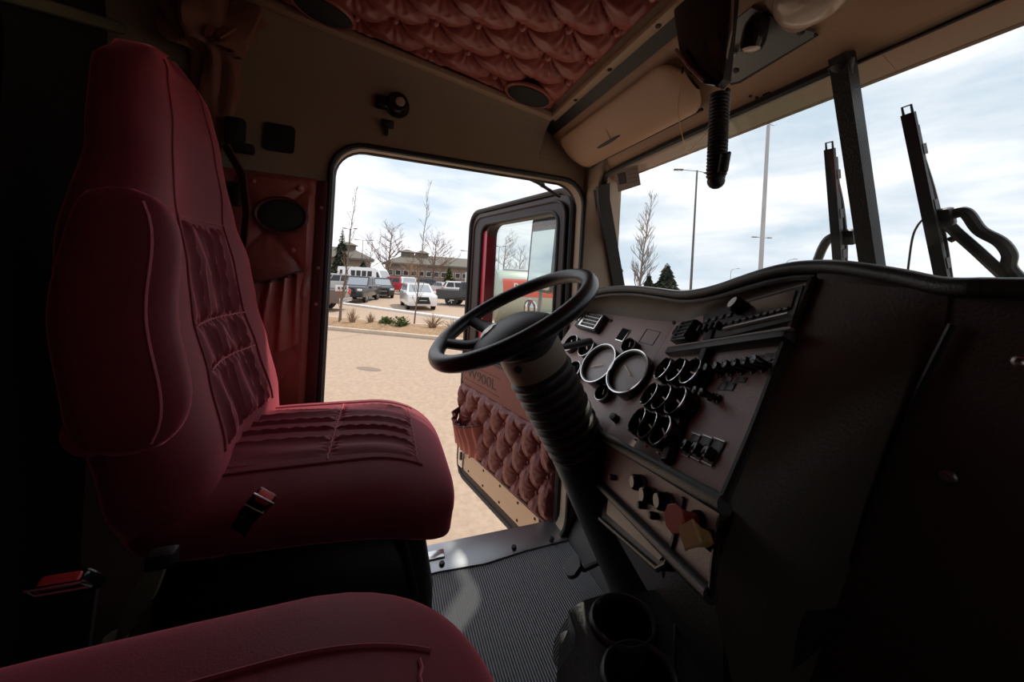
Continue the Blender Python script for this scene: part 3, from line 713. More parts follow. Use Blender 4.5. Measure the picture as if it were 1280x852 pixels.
# ---- plates on the gauge panel
p = MF(778, 418, .004)
o = inst(B().box((.042, .052, .008), bev=.002).mesh('info_plate', 'chrome'), 'info_plate', da, p); kid(B().box((.034, .044, .004), T(0, 0, .0035)).mesh('plate_screen', 'gauge_face'), 'plate_screen', o)
of = B()
for s in (-1, 1): of.box((.002, .05, .0015), T(s*.03, 0, 0)); of.box((.06, .002, .0015), T(0, s*.025, 0))
inst(of.mesh('embossed_outline', 'label_plate'), 'embossed_outline', da, MF(812, 421) @ T(0, 0, .0005))
for px, py in ((764, 401), (843, 403)): inst(B().lathe([(0, .005), (.006, .004), (.007, 0)], n=10).mesh('panel_screw', 'rubber'), 'panel_screw', da, MF(px, py))
p = MF(781, 513, .006); inst(B().box((.016, .014, .014), bev=.003).mesh('rocker_switch', 'black'), 'rocker_switch', da, p)
p = MF(771, 524, .01); o = inst(B().lathe([(.011, 0), (.012, .006), (.010, .03), (0, .031)], n=18).mesh('dimmer_knob', 'black'), 'dimmer_knob', da, p)
# ridge strips on the centre panel
ra, rb_ = at(893, 414, pl=CPL, off=.008), at(833, 578, pl=CPL, off=.008)
B().bar(ra, rb_, .022, .020, up=DN, bev=.005).build('panel_strip', 'black', da)
ra, rb_ = at(836, 440, pl=CPL, off=.010), at(990, 418, pl=CPL, off=.010)
B().bar(ra, rb_, .022, .022, up=DN, bev=.006).build('panel_shelf', 'black', da)
ra, rb_ = at(836, 434, pl=CPL, off=.018), at(991, 411, pl=CPL, off=.018)
B().bar(ra, rb_, .005, .008, up=DN, bev=.002).build('shelf_edge', 'olive_shroud', da)
for px, py in ((892, 442), (838, 440)): inst(B().lathe([(0, .005), (.006, .004), (.007, 0)], n=10).mesh('panel_screw', 'rubber'), 'panel_screw', da, CF(px, py))
# radio
q = [at(x, y, pl=CPL, off=.012) for x, y in ((879, 392), (1004, 356), (990, 400), (908, 420), (878, 424))]
ro = B().loft([q, [p-DN*.02 for p in q]]).build('radio', 'black', da, smooth=False)
q = [at(x, y, pl=CPL, off=.014) for x, y in ((937, 377), (995, 362), (988, 385), (938, 393))]
B().loft([q, [p-DN*.003 for p in q]]).build('radio_display', 'gauge_glass', ro, smooth=False)
B().lathe([(.016, 0), (.017, .004), (.016, .02), (.013, .024), (0, .024)], frame(at(928, 386, pl=CPL, off=.012), DR, DU, DN), 24).build('radio_knob', 'gloss_black', ro)
B().lathe([(0, .0015), (.012, .001), (.013, 0)], frame(at(928, 386, pl=CPL, off=.012)+DN*.0235, DR, DU, DN), 24).build('knob_cap', 'satin_metal', ro)
for k in range(10):
    p = at(906+k*8.6, 405-k*2.1, pl=CPL, off=.013); B().box((.011, .006, .006), frame(p, DR, DU, DN), .001).build('radio_button', 'label_plate', ro)
for k in range(4):
    p = at(884+k*9.5, 401-k*2.5, pl=CPL, off=.013); B().box((.015, .012, .006), frame(p, DR, DU, DN), .0015).build('radio_preset', 'label_plate', ro)
B().bar(at(905, 411, pl=CPL, off=.016), at(986, 392, pl=CPL, off=.016), .003, .006, up=DN).build('radio_strip', 'satin_metal', ro)
for k in range(4):
    p = CF(878+k*7.5, 413-k*1.5, .012); o = inst(B().box((.008, .018, .024), T(0, 0, .012), .002).mesh('heater_lever', 'black'), 'heater_lever', da, p)
# switches
lm = B().box((.021, .016, .004), bev=.001).mesh('switch_label', 'label_plate')
tg = B().lathe([(.009, 0), (.009, .004), (.005, .006), (.0045, .012), (.008, .03), (.007, .034), (0, .035)], n=12).mesh('toggle_switch', 'gloss_black')
for k in range(6):
    inst(lm, 'switch_label', da, CF(911+k*12.6, 456-k*2.35))
    inst(tg, 'toggle_switch', da, CF(903+k*13, 467-k*1.6) @ RX(.25))
for k in range(2): inst(lm, 'switch_label', da, CF(904+k*10, 483+k*.3) ); 
for k in range(2): inst(lm, 'switch_label', da, CF(910+k*17, 474+k*.8) @ Matrix.Diagonal((1.3, .6, 1, 1)))
for px, py in ((890, 496), (899, 499)): inst(tg, 'toggle_switch', da, CF(px, py) @ RX(.25))
rp_ = B().box((.026, .040, .006), bev=.002).mesh('rocker_plate', 'label_plate'); rk = B().box((.018, .020, .016), T(0, -.006, .008), .004).mesh('rocker_switch', 'gloss_black'); rf = B().box((.028, .002, .003), T(0, .0205, .003)).mesh('rocker_edge', 'satin_metal'); rf2 = B().box((.028, .002, .003), T(0, -.0205, .003)).mesh('rocker_edge', 'satin_metal')
for px, py in ((865, 557), (879, 561), (894, 566)):
    o = inst(rp_, 'rocker_plate', da, CF(px, py)); kid(rk, 'rocker_switch', o); kid(rf, 'rocker_edge', o); kid(rf2, 'rocker_edge', o)
inst(B().lathe([(0, .005), (.006, .004), (.0065, 0)], n=10).mesh('panel_plug', 'taupe'), 'panel_plug', da, CF(943, 522))
# ---- knobs of the lower panel
def LF(x, y, off=0): return frame(lp(x, y, off)-LN*off, RD, LU, LN)
def knob(name, px, py, facepx, body, face, shape):
    a_ = lp(px, py); b_ = at(*facepx, pl=LPL, off=.05)
    d = (b_-a_); L_ = d.length; ez = d.normalized(); ex = (RD-ez*RD.dot(ez)).normalized(); M = frame(a_, ex, ez.cross(ex), ez)
    o = inst(B().lathe([(.009, 0), (.009, L_*.3), (.0105, L_*.6), (.015, L_*.9), (.0165, L_*.97)], n=shape, sx=1.0, sy=1.15).mesh(name, body), name, da, M)
    kid(B().lathe([(.0165, L_*.96), (.0175, L_*1.0), (.016, L_*1.06), (0, L_*1.06)], n=shape, sx=1.0, sy=1.15).mesh('knob_face', face), 'knob_face', o)
    kid(B().lathe([(.014, -.002), (.014, .008), (.011, .012)], n=16).mesh('valve_collar', 'rubber'), 'valve_collar', o)
    return o
knob('red_valve_knob', 876, 651, (843, 648), 'red_knob', 'red_face_lit', 8)
knob('yellow_valve_knob', 893, 676, (862, 668), 'yellow_knob', 'yellow_face_lit', 4)
kn = B().lathe([(.014, 0), (.0155, .004), (.0145, .022), (.011, .026), (0, .026)], n=20).mesh('control_knob', 'gloss_black'); kr = B().lathe([(.0155, .003), (.0165, .005), (.0155, .008)], n=20, cap=False).mesh('knob_ring', 'satin_metal')
for px, py in ((805, 604), (818, 620), (838, 628)): o = inst(kn, 'control_knob', da, LF(px, py)); kid(kr, 'knob_ring', o)
sn = B().lathe([(.006, 0), (.007, .012), (.005, .016), (0, .016)], n=14).mesh('small_knob', 'rubber')
for px, py in ((807, 632), (822, 645), (770, 597)): inst(sn, 'small_knob', da, LF(px, py))

# ================================================================== STEERING
SC = V((-.45, .325, 1.004)); TL = math.radians(30.9)
SF = frame(SC, (1, 0, 0), (0, math.cos(TL), math.sin(TL)))
sw = empty('steering_wheel', SC, 'large black leather steering wheel with padded hub', 'steering wheel')
RW = .222
B().tube([SF @ V((RW*math.cos(a), RW*math.sin(a), 0)) for a in [2*PI*k/72 for k in range(72)]], .0205, 16, closed=True).build('rim', 'wheel_leather', sw)
def pad(u, v):
    a = 2*PI*v; r = u
    sx = .130*(1-.10*math.cos(2*a)); sy = .120-.010*math.sin(a)
    return SF @ V((sx*r*math.cos(a), -.018+sy*r*math.sin(a), -.048+.040*(1-r**2.6)))
B().grid(pad, 12, 40, cv=True).lathe([(1, 0), (1, -.03), (.7, -.06), (.4, -.07)], SF @ T(0, 0, -.05) @ Matrix.Diagonal((.12, .095, 1, 1)), 32).build('hub_pad', 'black', sw)
B().lathe([(0, .004), (.8, .0035), (1, 0)], SF @ T(-.030, -.070, -.0125) @ RX(.12) @ RX(.06) @ RZ(.2) @ Matrix.Diagonal((.018, .030, 1, 1)), 24).build('hub_emblem', 'satin_metal', sw)
for a in (math.radians(200), math.radians(238), math.radians(-20), math.radians(-58)):
    pa = SF @ V((.085*math.cos(a), .065*math.sin(a), -.045)); pb = SF @ V((.150*math.cos(a), .150*math.sin(a), -.036)); pc_ = SF @ V((RW*.97*math.cos(a), RW*.97*math.sin(a), -.002))
    B().tube(catmull([pa, pb, pc_], 5), [.032, .031, .029, .027, .025, .024, .023, .022, .022, .022, .023], 10, sq=.55, up=SF.to_3x3() @ V((-math.sin(a), math.cos(a), 0))).build('spoke', 'black', sw)
# column
co = empty('steering_column', SC-V((0, 0, 1.004)), 'black steering column with ribbed rubber boot', 'steering column')
CFm = SF @ RX(PI)      # local +z runs down the column
B().lathe([(.045, .03), (.058, .05), (.062, .075), (.064, .085)], CFm, 32).build('column_neck', 'black', co)
B().lathe([(.070, .080), (.084, .086), (.087, .12), (.086, .165), (.072, .170)], CFm, 40).build('column_shroud', 'olive_shroud', co)
p = CFm @ V((-.03, .071, .118))
B().lathe([(.010, -.006), (.010, .002), (0, .0015)], frame(CFm @ V((.058, .065, .115)), CFm.to_3x3() @ V((0, 0, 1)), CFm.to_3x3() @ V((.74, -.67, 0)), (CFm.to_3x3() @ V((.67, .74, 0)))), 16).build('shroud_screw', 'rubber', co)
prof = [(.070, .168)]
for k in range(9):
    z = .172+k*.029; r = .091-.0006*k
    prof += [(r-.016, z), (r-.003, z+.005), (r, z+.0125), (r-.003, z+.020), (r-.016, z+.025)]
prof.append((.070, .437))
B().lathe(prof, CFm, 40).build('rubber_boot', 'boot_rubber', co)
B().lathe([(.070, .43), (.084, .44), (.094, .62), (.108, .86), (.118, .99)], CFm, 32).build('column_tube', 'black', co)
a_, b_ = at(690, 436, X=-.45), at(737, 427, X=-.52)
B().tube([a_+V((0, 0, 0)), a_.lerp(b_, .4), b_], [.007, .010, .012], 10).sphere(.012, T(*b_), 6).build('turn_signal_stalk', 'black', co)
B().box((.06, .05, .03), SF @ T(.05, .06, -.075), .008).build('stalk_housing', 'black', co)

# ================================================================== SEATS
def sgp(v, e): return math.copysign(abs(v)**e, v)
def interp(tab, x):
    if x <= tab[0][0]: return tab[0][1]
    for (a, b), (c, d) in zip(tab, tab[1:]):
        if x <= c:
            t = (x-a)/(c-a); t = t*t*(3-2*t)*.35+t*.65; return b+(d-b)*t
    return tab[-1][1]
SW, SL, SH, E1, E2 = .255, .272, .056, .62, .42
SY, SZ = -.100, .674
def cdef(x, y, z):
    """crown, front drop and the slight rise at the back of the cushion"""
    yy = y-SY
    drop = -.055*max(0, (yy-.08)/.18)**2
    low = -.05*max(0, (yy+.05)/.3) if z < SZ-.02 else 0
    return V((x, y, z+drop+low*.6+.010*math.cos(x/SW*1.4)))
def ctop(x, y):
    Q = abs(x/SW)**(2/E2)+abs((y-SY)/SL)**(2/E2)
    return SZ+SH*(max(0, 1-Q**(E2/E1)))**(E1/2)
YF = [(.66, -.228), (.78, -.240), (.9, -.272), (1.0, -.302), (1.1, -.318), (1.2, -.345), (1.35, -.372), (1.45, -.392), (1.52, -.43)]
WD_ = [(.66, .215), (.72, .245), (.85, .256), (1.02, .252), (1.12, .235), (1.2, .195), (1.28, .165), (1.36, .155), (1.43, .138), (1.475, .100), (1.495, .05), (1.50, .012)]
TD_ = [(.66, .15), (.8, .16), (1.1, .14), (1.3, .105), (1.42, .09), (1.475, .06), (1.50, .015)]
def brow(z, v):
    a = 2*PI*v; wv = interp(WD_, z); td = interp(TD_, z); yf = interp(YF, z)
    x = wv*sgp(math.cos(a), .55); s = sgp(math.sin(a), .6)
    y = yf-td/2+td/2*s
    if s > 0: y += -.030*s*math.exp(-(x/(wv*.55))**2)*(1 if z < 1.22 else max(.25, 1-(z-1.22)*6))+.010*s*(abs(x)/wv)**3
    return V((x, y, z))
def bfront(x, z):
    wv = interp(WD_, z); td = interp(TD_, z); yf = interp(YF, z)
    cx = min(.999, abs(x)/wv); ca = cx**(1/.55); sn_ = math.sqrt(max(0, 1-ca*ca))**.6
    return yf-td/2+td/2*sn_-.030*sn_*math.exp(-(x/(wv*.55))**2)*(1 if z < 1.22 else max(.25, 1-(z-1.22)*6))+.010*sn_*cx**3
def make_seat(X0, label):
    s = empty('truck_seat', (X0, 0, 0), label, 'seat', 'burgundy cab seats')
    O = V((X0, 0, 0))
    def f(u, v):
        ph = -PI/2+PI*u; th = 2*PI*v; c = sgp(math.cos(ph), E1)
        return O+cdef(SW*c*sgp(math.cos(th), E2), SY+SL*c*sgp(math.sin(th), E2), SZ+SH*sgp(math.sin(ph), E1))
    cu_ = B().grid(f, 36, 72, cv=True).build('cushion', 'velvet', s)
    rnd = random.Random(3)
    ks = [(rnd.uniform(45, 105), rnd.uniform(0, 6), rnd.uniform(-12, 12)) for _ in range(4)]
    seams = (-.335, -.085, .085)
    def ins(u, v):
        x = -.150+.30*u; y = -.335+.42*v
        ed = min(1, min(u, 1-u)/.12)
        g = min(abs(y-q) for q in seams); amp = .0085*min(1, g/.03+.3)*ed
        ww = sum(math.sin(k*x+p+q*y) for k, p, q in ks)/2.2
        sharp = -abs(ww)**.7*1.3+.5
        pinch = -.006*math.exp(-(g/.008)**2)+.0022*math.sin(x*430)*math.exp(-(g/.014)**2)
        return O+cdef(x, y, ctop(x, y)+.006*ed-.002+amp*sharp+pinch*ed)
    B().grid(ins, 110, 120).build('gathered_insert', 'velvet', cu_)
    for q in seams[1:]:
        B().tube([O+cdef(-.15+.30*k/40, q+.0015*math.sin(k*2.1), ctop(-.15+.30*k/40, q)+.0015) for k in range(41)], .0016, 5).build('insert_seam', 'velvet_seam', cu_)
    for sx in (-1, 1):
        B().tube([O+cdef(sx*.160, -.335+.43*k/30, ctop(.160, -.335+.43*k/30)+.001) for k in range(31)], .0022, 6).build('bolster_piping', 'velvet', cu_)
    # backrest
    zs = [.66+(.84)*((i/59)) for i in range(60)]
    B2 = B().loft([[O+brow(z, j/56) for j in range(56)] for z in zs])
    bk_ = B2.build('backrest', 'velvet', s)
    sm_ = (.765, .905, .985, 1.175)
    def bins(u, v):
        x = -.135+.27*u; x *= (1-.28*v); z = .765+.41*v
        ed = min(1, min(u, 1-u)/.12); g = min(abs(z-q) for q in sm_)
        amp = .0085*min(1, g/.02+.25)*ed
        ww = math.sin(75*x+1+6*z)+.8*math.sin(128*x+2.2-5*z)
        pinch = -.008*math.exp(-(g/.008)**2)+.0035*math.sin(x*300)*math.exp(-(g/.014)**2)
        return O+V((x, bfront(x, z)+.011*ed-.002+amp*(.6-abs(ww)**.7)+pinch*ed, z))
    B().grid(bins, 90, 110).build('gathered_insert', 'velvet', bk_)
    for q in sm_[1:3]:
        B().tube([O+V((x, bfront(x, q)+.004, q+.0015*math.sin(x*400))) for x in [-.115+.23*k/40 for k in range(41)]], .0016, 5).build('insert_seam', 'velvet_seam', bk_)
    for sx in (-1, 1):
        B().tube([O+V((sx*x, bfront(x, z)+.001, z)) for x, z in [(.142-.045*t, .765+.42*t) for t in [k/24 for k in range(25)]]], .0022, 6).build('bolster_piping', 'velvet', bk_)
        B().tube([O+V((sx*x, bfront(x, z)+.0005, z)) for x, z in catmull2([(.097, 1.185), (.10, 1.25), (.085, 1.33), (.075, 1.40), (.06, 1.47)])], .0020, 6).build('head_piping', 'velvet', bk_)
    B().tube([O+V((x, bfront(x, 1.185)+.0005, 1.185)) for x in [-.10+.2*k/20 for k in range(21)]], .0020, 6).build('head_piping', 'velvet', bk_)
    # base
    B().loft([[O+V((x, y, z)) for x, y in rrect(-w_, -.33, w_, yf_, .07, 4)] for z, w_, yf_ in ((.0, .21, .12), (.25, .22, .135), (.45, .225, .13), (.55, .22, .11), (.60, .19, .08), (.62, .15, .05))]).build('seat_base', 'black', s)
    for sx in (-1, 1):
        B().tube([O+V((sx*.222, y, z)) for y, z in ((.085, .03), (.09, .3), (.085, .5), (.06, .6))], .006, 8).build('base_rib', 'rubber', s)
        B().box((.006, .055, .016), T(X0+sx*.222, -.04, .42), .002).build('base_badge', 'satin_metal', s)
    return s
def catmull2(p): return [(q.x, q.y) for q in catmull([V((a, b, 0)) for a, b in p], 6)]
ds_ = make_seat(-.47, 'burgundy velvet high back driver seat facing the steering wheel')
ps_ = copy_tree(ds_); ps_.location = (.29, -.042, .074); ps_['label'] = 'burgundy velvet passenger seat in the near bottom corner'
# raised armrest on the inboard side of the driver seat
def armr(u, v):
    a = 2*PI*v; z = .845+.345*u
    k = (1-abs(2*u-1)**5)**.5
    wv = .030*(.25+.75*k); dv = (.066-.012*u)*(.2+.8*k)
    yb = -.305-.02*u-.0*math.sin(u*6)+.006*math.sin(u*9)
    return V((-.172+wv*sgp(math.cos(a), .7), yb+dv*sgp(math.sin(a), .7), z))
arm = B().grid(armr, 40, 36, cv=True).lathe([(.0, -.03), (.028, -.03), (.03, .03), (0, .03)], T(-.185, -.33, .88) @ RY(PI/2), 20).build('armrest', 'velvet', ds_)
B().tube([V(armr(u/20, .10)) for u in range(1, 20)], .002, 6).build('armrest_lit_edge', 'velvet_seam', arm)  # pale line paints the lit edge of the armrest
# ---- buckles
def buckle(name, p, ex, ey, label, strapto, k=1.0):
    b = empty(name, p, label, 'seat belt buckle', 'seat belt buckles')
    M = frame(p, ex, ey) @ Matrix.Diagonal((k, 1 if k == 1 else .62, 1 if k == 1 else .62, 1))
    B().box((.030, .052, .020), M, .005).build('buckle_case', 'gloss_black', b)
    B().box((.024, .014, .016), M @ T(0, .0215, .002), .003).build('release_button', 'red_button', b)
    fr = B()
    fr.tube([M @ V(q) for q in ((-.0155, .03, .009), (-.0155, .006, .0105), (.0155, .006, .0105), (.0155, .03, .009))], .0016, 6, closed=True); fr.build('buckle_rim', 'chrome', b)
    B().bar(M @ V((0, -.02, 0)), strapto, .025, .006, up=M.to_3x3() @ V((0, 0, 1))).build('buckle_stalk', 'strap', b)
p = at(321, 631, X=-.205)
buckle('seat_belt_buckle', p, (.05, .80, -.60), (.35, .45, .72), 'seat belt buckle with red button beside the driver seat cushion', p+V((-.03, -.06, -.12)))
p = at(90, 727, X=-.01)
buckle('seat_belt_buckle', p, (.10, .95, .05), (.62, .02, .72), 'seat belt buckle with red button beside the passenger seat', p+V((-.05, -.03, -.18)), 1.25)
lv = empty('floor_lever', at(170, 770, X=-.12), 'olive metal lever standing between the two seats', 'lever')
q = [at(x, y, X=-.12) for x, y in ((145, 795), (158, 795), (190, 750), (207, 705), (196, 700), (165, 735), (152, 765))]
B().loft([q, [p+V((-.012, 0, 0)) for p in q]]).build('lever_plate', 'lever', lv)
B().box((.02, .03, .02), T(*at(203, 697, X=-.126)), .005).build('lever_grip', 'black', lv)
B().tube([at(145, 795, X=-.126), at(120, 900, X=-.126)+V((0, -.02, -.2))], .012, 8).build('lever_stem', 'lever', lv)

# ================================================================== OPEN DOOR
TH = math.radians(75); HPt = V((-.93, .80, 0)); DS = V((-math.sin(TH), -math.cos(TH), 0)); ND = V((math.cos(TH), -math.sin(TH), 0))
DPL = (HPt, ND)
def D(s, z, o=0): return HPt+DS*s+V((0, 0, z))+ND*o
DM = Matrix(((DS.x, 0, ND.x, HPt.x), (DS.y, 0, ND.y, HPt.y), (0, 1, 0, 0), (0, 0, 0, 1)))
dr = empty('door_1', D(0, 0), 'burgundy truck door swung open with tufted vinyl panel', 'door', kind='structure')
DO = rrect(.035, -.235, 1.03, 1.54, .10, 6); DH = rrect(.125, .63, .80, 1.43, .07, 5)
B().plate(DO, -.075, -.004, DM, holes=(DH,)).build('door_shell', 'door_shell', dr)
B().tube([D(s, z, -.002) for s, z in rrect(.05, -.22, 1.015, 1.525, .095, 6)], .016, 8, closed=True).build('door_seal', 'rubber', dr)
# window surround: inner black frame and red reveal
B().plate(rrect(.075, .585, .95, 1.485, .09, 5), -.008, .012, DM, holes=(rrect(.135, .64, .845, 1.425, .07, 5),)).build('window_surround', 'dark_maroon', dr)
B().tube([D(s, z, .010) for s, z in rrect(.128, .635, .85, 1.432, .07, 5)], .010, 8, closed=True).build('window_gasket', 'rubber', dr)
B().tube([D(s, z, .012) for s, z in rrect(.08, .60, .945, 1.48, .09, 5)], .008, 8, closed=True).build('surround_bead', 'dark_maroon', dr)
B().loft([[D(.80, z, -.075), D(.80, z, -.002), D(.842, z, .002), D(.842, z, -.075)] for z in (.64, 1.39)]).build('window_reveal', 'door_edge', dr)
B().plate(rrect(.12, .625, .81, 1.44, .06, 5), -.05, -.045, DM).build('window_pane', 'glass_door', dr)
# upper pad with the embossed model lettering
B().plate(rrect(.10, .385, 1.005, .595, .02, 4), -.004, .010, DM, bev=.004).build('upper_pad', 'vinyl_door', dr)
TM = frame(D(.76, .475, .0105), -DS, (0, 0, 1), ND)
text('door_lettering', 'W900L', .085, TM @ Matrix.Diagonal((1.35, 1, 1, 1)), 'emboss', dr, .0012)
for z in (.425, .525): B().bar(D(.55, z, .011), D(.97, z, .011), .004, .002, up=ND).build('lettering_line', 'vinyl_dark', dr)
# tufted section
def dtf(u, v):
    s = .06+.955*u; z = -.015+.40*v
    ed = min(1, min(s-.06, 1.015-s, z+.015, .385-z)/.02)
    return D(s, z, .004+.006*ed+.036*tuft(s-.93, z-.30, .075, .11, 1)*ed)
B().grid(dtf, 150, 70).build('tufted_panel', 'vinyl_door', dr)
db = B().lathe([(0, .006), (.006, .005), (.009, .001), (.009, -.004)], n=10).mesh('button', 'vinyl_dark')
for i in range(-14, 4):
    for j in range(-4, 2):
        if (i+j) % 2: continue
        s, z = .93+.075*i, .30+.11*j
        if .08 < s < 1.0 and .0 < z < .37: inst(db, 'button', dr, frame(D(s, z, .013), -DS, (0, 0, 1), ND))
B().tube([D(.06, -.02, .012), D(1.01, -.02, .012)], .008, 8).build('tuft_border', 'vinyl_dark', dr)
# map pocket
def dpk(u, v):
    s = .70+.32*u; zt = .215-.045*math.sin(PI*u); z = .0+zt*v
    b_ = math.sin(PI*u)**.5
    return D(s, z, .02+.085*b_*(.5+.5*v)+.014*math.sin(u*38+1.2*math.sin(5*v))*(.4+.6*v))
B().grid(dpk, 70, 20).build('map_pocket', 'vinyl_red', dr)
B().tube([V(dpk(k/40, 1)) for k in range(41)], .005, 6).build('pocket_hem', 'vinyl_dark', dr)
# kick plate and its screws
B().plate(rrect(.16, -.165, .93, -.035, .012, 3), -.004, .006, DM).build('kick_plate', 'beige_metal', dr)
B().plate(rrect(.935, -.165, 1.0, -.035, .02, 3), -.004, .014, DM, bev=.004).build('latch_plate', 'chrome', dr)
B().box((.02, .05, .02), frame(D(.95, -.085, .015), DS, (0, 0, 1)), .004).build('latch_bolt', 'rubber', dr)
for s in (.19, .33, .5, .68, .86):
    for z in (-.055, -.145): inst(bpy.data.meshes.get('plate_screw_d') or B().lathe([(0, .004), (.006, .003), (.008, 0)], n=10).mesh('plate_screw_d', 'rubber'), 'plate_screw', dr, frame(D(s, z, .006), -DS, (0, 0, 1), ND))
B().plate(rrect(.06, -.225, 1.01, -.17, .02, 3), -.006, .003, DM).build('bottom_strip', 'dark_maroon', dr)
for k in (-.05, .55): B().lathe([(.018, -.05), (.018, .05)], T(-.945, .815, k+.1), 14).build('hinge', 'rubber', dr)
# check strap under the door
B().tube([D(.10, -.235, -.03), D(.10, -.33, -.03)], .008, 8).build('door_stop', 'pole', dr)

# ---- mirrors beyond the door
mi = empty('side_mirror', D(.25, .7, -.35), 'tall rectangular side mirror seen through the open door window', 'mirror')
mc = [at(x, y, pl=DPL, off=-.17) for x, y in ((664, 276), (697, 274))]
mw = (mc[1]-mc[0]).length; mtop = max(mc[0].z, mc[1].z)
MX = frame((mc[0]+mc[1])/2+V((0, 0, -.21-.0)), mc[1]-mc[0], (0, 0, 1)); MX.translation.z = mtop-.205
if (MX.to_3x3() @ V((0, 0, 1))).dot(ND) < 0: MX = MX @ RY(PI)
B().plate(rrect(-mw/2, -.215, mw/2, .215, .03), -.04, .004, MX, bev=.006).build('mirror_case', 'mirror_frame', mi)
B().plate(rrect(-mw/2+.020, -.198, mw/2-.020, .190, .016), .0035, .0055, MX).build('mirror_glass', 'mirror', mi)
B().tube([MX @ V(q) for q in ((-.01, .212, -.02), (-.01, .25, -.02))], .010, 8).build('mirror_bolt', 'rubber', mi)
B().tube([MX @ V(q) for q in ((-.05, .232, -.02), (.05, .232, -.02))], .005, 8).build('mirror_clamp', 'rubber', mi)
B().tube(catmull([at(686, 268, pl=DPL, off=-.2), at(688, 255, pl=DPL, off=-.2), at(697, 247, pl=DPL, off=-.17), at(712, 244, pl=DPL, off=-.2), D(.02, 1.5, -.09)], 6), .013, 8).build('mirror_arm', 'pole_grey', mi)
B().tube([MX @ V((0, -.21, -.02)), MX @ V((0, -.45, -.02)), D(.1, .55, -.08)], .012, 8).build('mirror_arm', 'pole_grey', mi)
cm = empty('convex_mirror', at(662, 385, pl=DPL, off=-.25), 'small round convex mirror beyond the steering wheel rim', 'mirror')
cfm = frame(at(662, 385, pl=DPL, off=-.25), -DS, (0, 0, 1), ND)
B().lathe([(0, .012), (.03, .009), (.052, .001)], cfm, 24).build('mirror_glass', 'mirror', cm)
B().lathe([(.056, .004), (.060, 0), (.05, -.02), (.02, -.03), (0, -.03)], cfm, 24).build('mirror_case', 'chrome', cm)
B().tube([cfm @ V((0, 0, -.03)), D(.12, .62, -.08)], .008, 8).build('mirror_arm', 'pole_grey', cm)
gh = empty('door_strap', (-1.0, .6, 1.5), 'dark rod with clamps at the top of the doorway', 'rod')
ga, gb, gc = at(640, 214, X=-1.02), at(672, 228, X=-1.02), at(700, 246, X=-1.02)
B().tube([ga, gb, gc], .008, 8).build('rod', 'dark_maroon', gh)
for q in (at(660, 221, X=-1.02), at(678, 231, X=-1.02)): B().sphere(.012, T(*q), 6).build('rod_clamp', 'rubber', gh)

# ================================================================== CENTRE CONSOLE, PEDALS
tn = B().loft([[V((x0, y, 0)), V((x0+.02, y, h)), V((.26, y, h)), V((.30, y, 0))] for y, x0, h in ((.36, -.06, .36), (.42, -.10, .385), (.50, -.12, .385), (.58, -.12, .37))]).build('engine_tunnel', 'black', label='black engine tunnel cover under the cup holder', cat='tunnel cover')
cn = empty('cup_holder', (-.05, .45, .47), 'black plastic two hole cup holder on the engine tunnel', 'cup holder')
CZ = .485
cen = [at(779, 778, Z=CZ), at(800, 848, Z=CZ)]
outl = [(-.148, .36), (-.158, .40), (-.158, .44), (-.135, .56), (-.115, .575), (.05, .575), (.12, .50), (.16, .30), (.12, .27), (-.02, .27), (-.06, .29), (-.085, .335), (-.105, .35)]
holes = [[(c.x+.050*math.cos(a), c.y+.058*math.sin(a)) for a in [2*PI*k/32 for k in range(32)]] for c in cen]
B().plate(outl, .43, CZ, holes=holes, bev=.006).build('console_top', 'console', cn)
for c, hl in zip(cen, holes):
    B().loft([[V((x, y, CZ+.001)) for x, y in hl], [V((c.x+(x-c.x)*.92, c.y+(y-c.y)*.92, CZ-.03)) for x, y in hl], [V((c.x+(x-c.x)*.86, c.y+(y-c.y)*.86, CZ-.094)) for x, y in hl]], cap=False).lathe([(0, 0), (.9, 0)], T(c.x, c.y, CZ-.092) @ Matrix.Diagonal((.050, .058, 1, 1)), 32).build('cup_well', 'rubber', cn)
    B().tube([V((x, y, CZ+.003)) for x, y in hl], .0055, 8, closed=True).build('cup_rim', 'console', cn)
for k in range(3): B().bar(V((-.06+.05*k, .53+.01*k, CZ+.002)), V((.0+.06*k, .47+.012*k, CZ+.002)), .006, .008, bev=.003).build('console_rib', 'console', cn)
B().tube(catmull([at(836, 735, Z=CZ+.03), at(832, 710, Z=CZ+.09), at(838, 690, Z=CZ+.12)], 5), .008, 8).build('console_bracket', 'black', cn)
q = [at(x, y, X=-.150) for x, y in ((727, 820), (752, 816), (748, 830), (744, 845), (741, 870), (731, 870), (729, 840))]
lt = B().loft([q, [p+V((.006, 0, 0)) for p in q]]).build('side_latch', 'beige_metal', cn)
B().lathe([(0, .003), (.8, .003), (1, 0)], frame(at(738, 834, X=-.146)+V((.011, 0, 0)), (0, 1, 0), (0, 0, 1), (-1, 0, 0)) @ T(0, 0, .012) @ Matrix.Diagonal((.006, .013, 1, 1)), 20).build('latch_slot', 'rubber', lt)
B().loft([[V((x, y, z)) for x, y in ((-.148, .345), (-.157, .44), (-.125, .57), (.05, .57), (.1, .3), (-.06, .29))] for z in (.388, .44)]).build('console_body', 'black', cn)
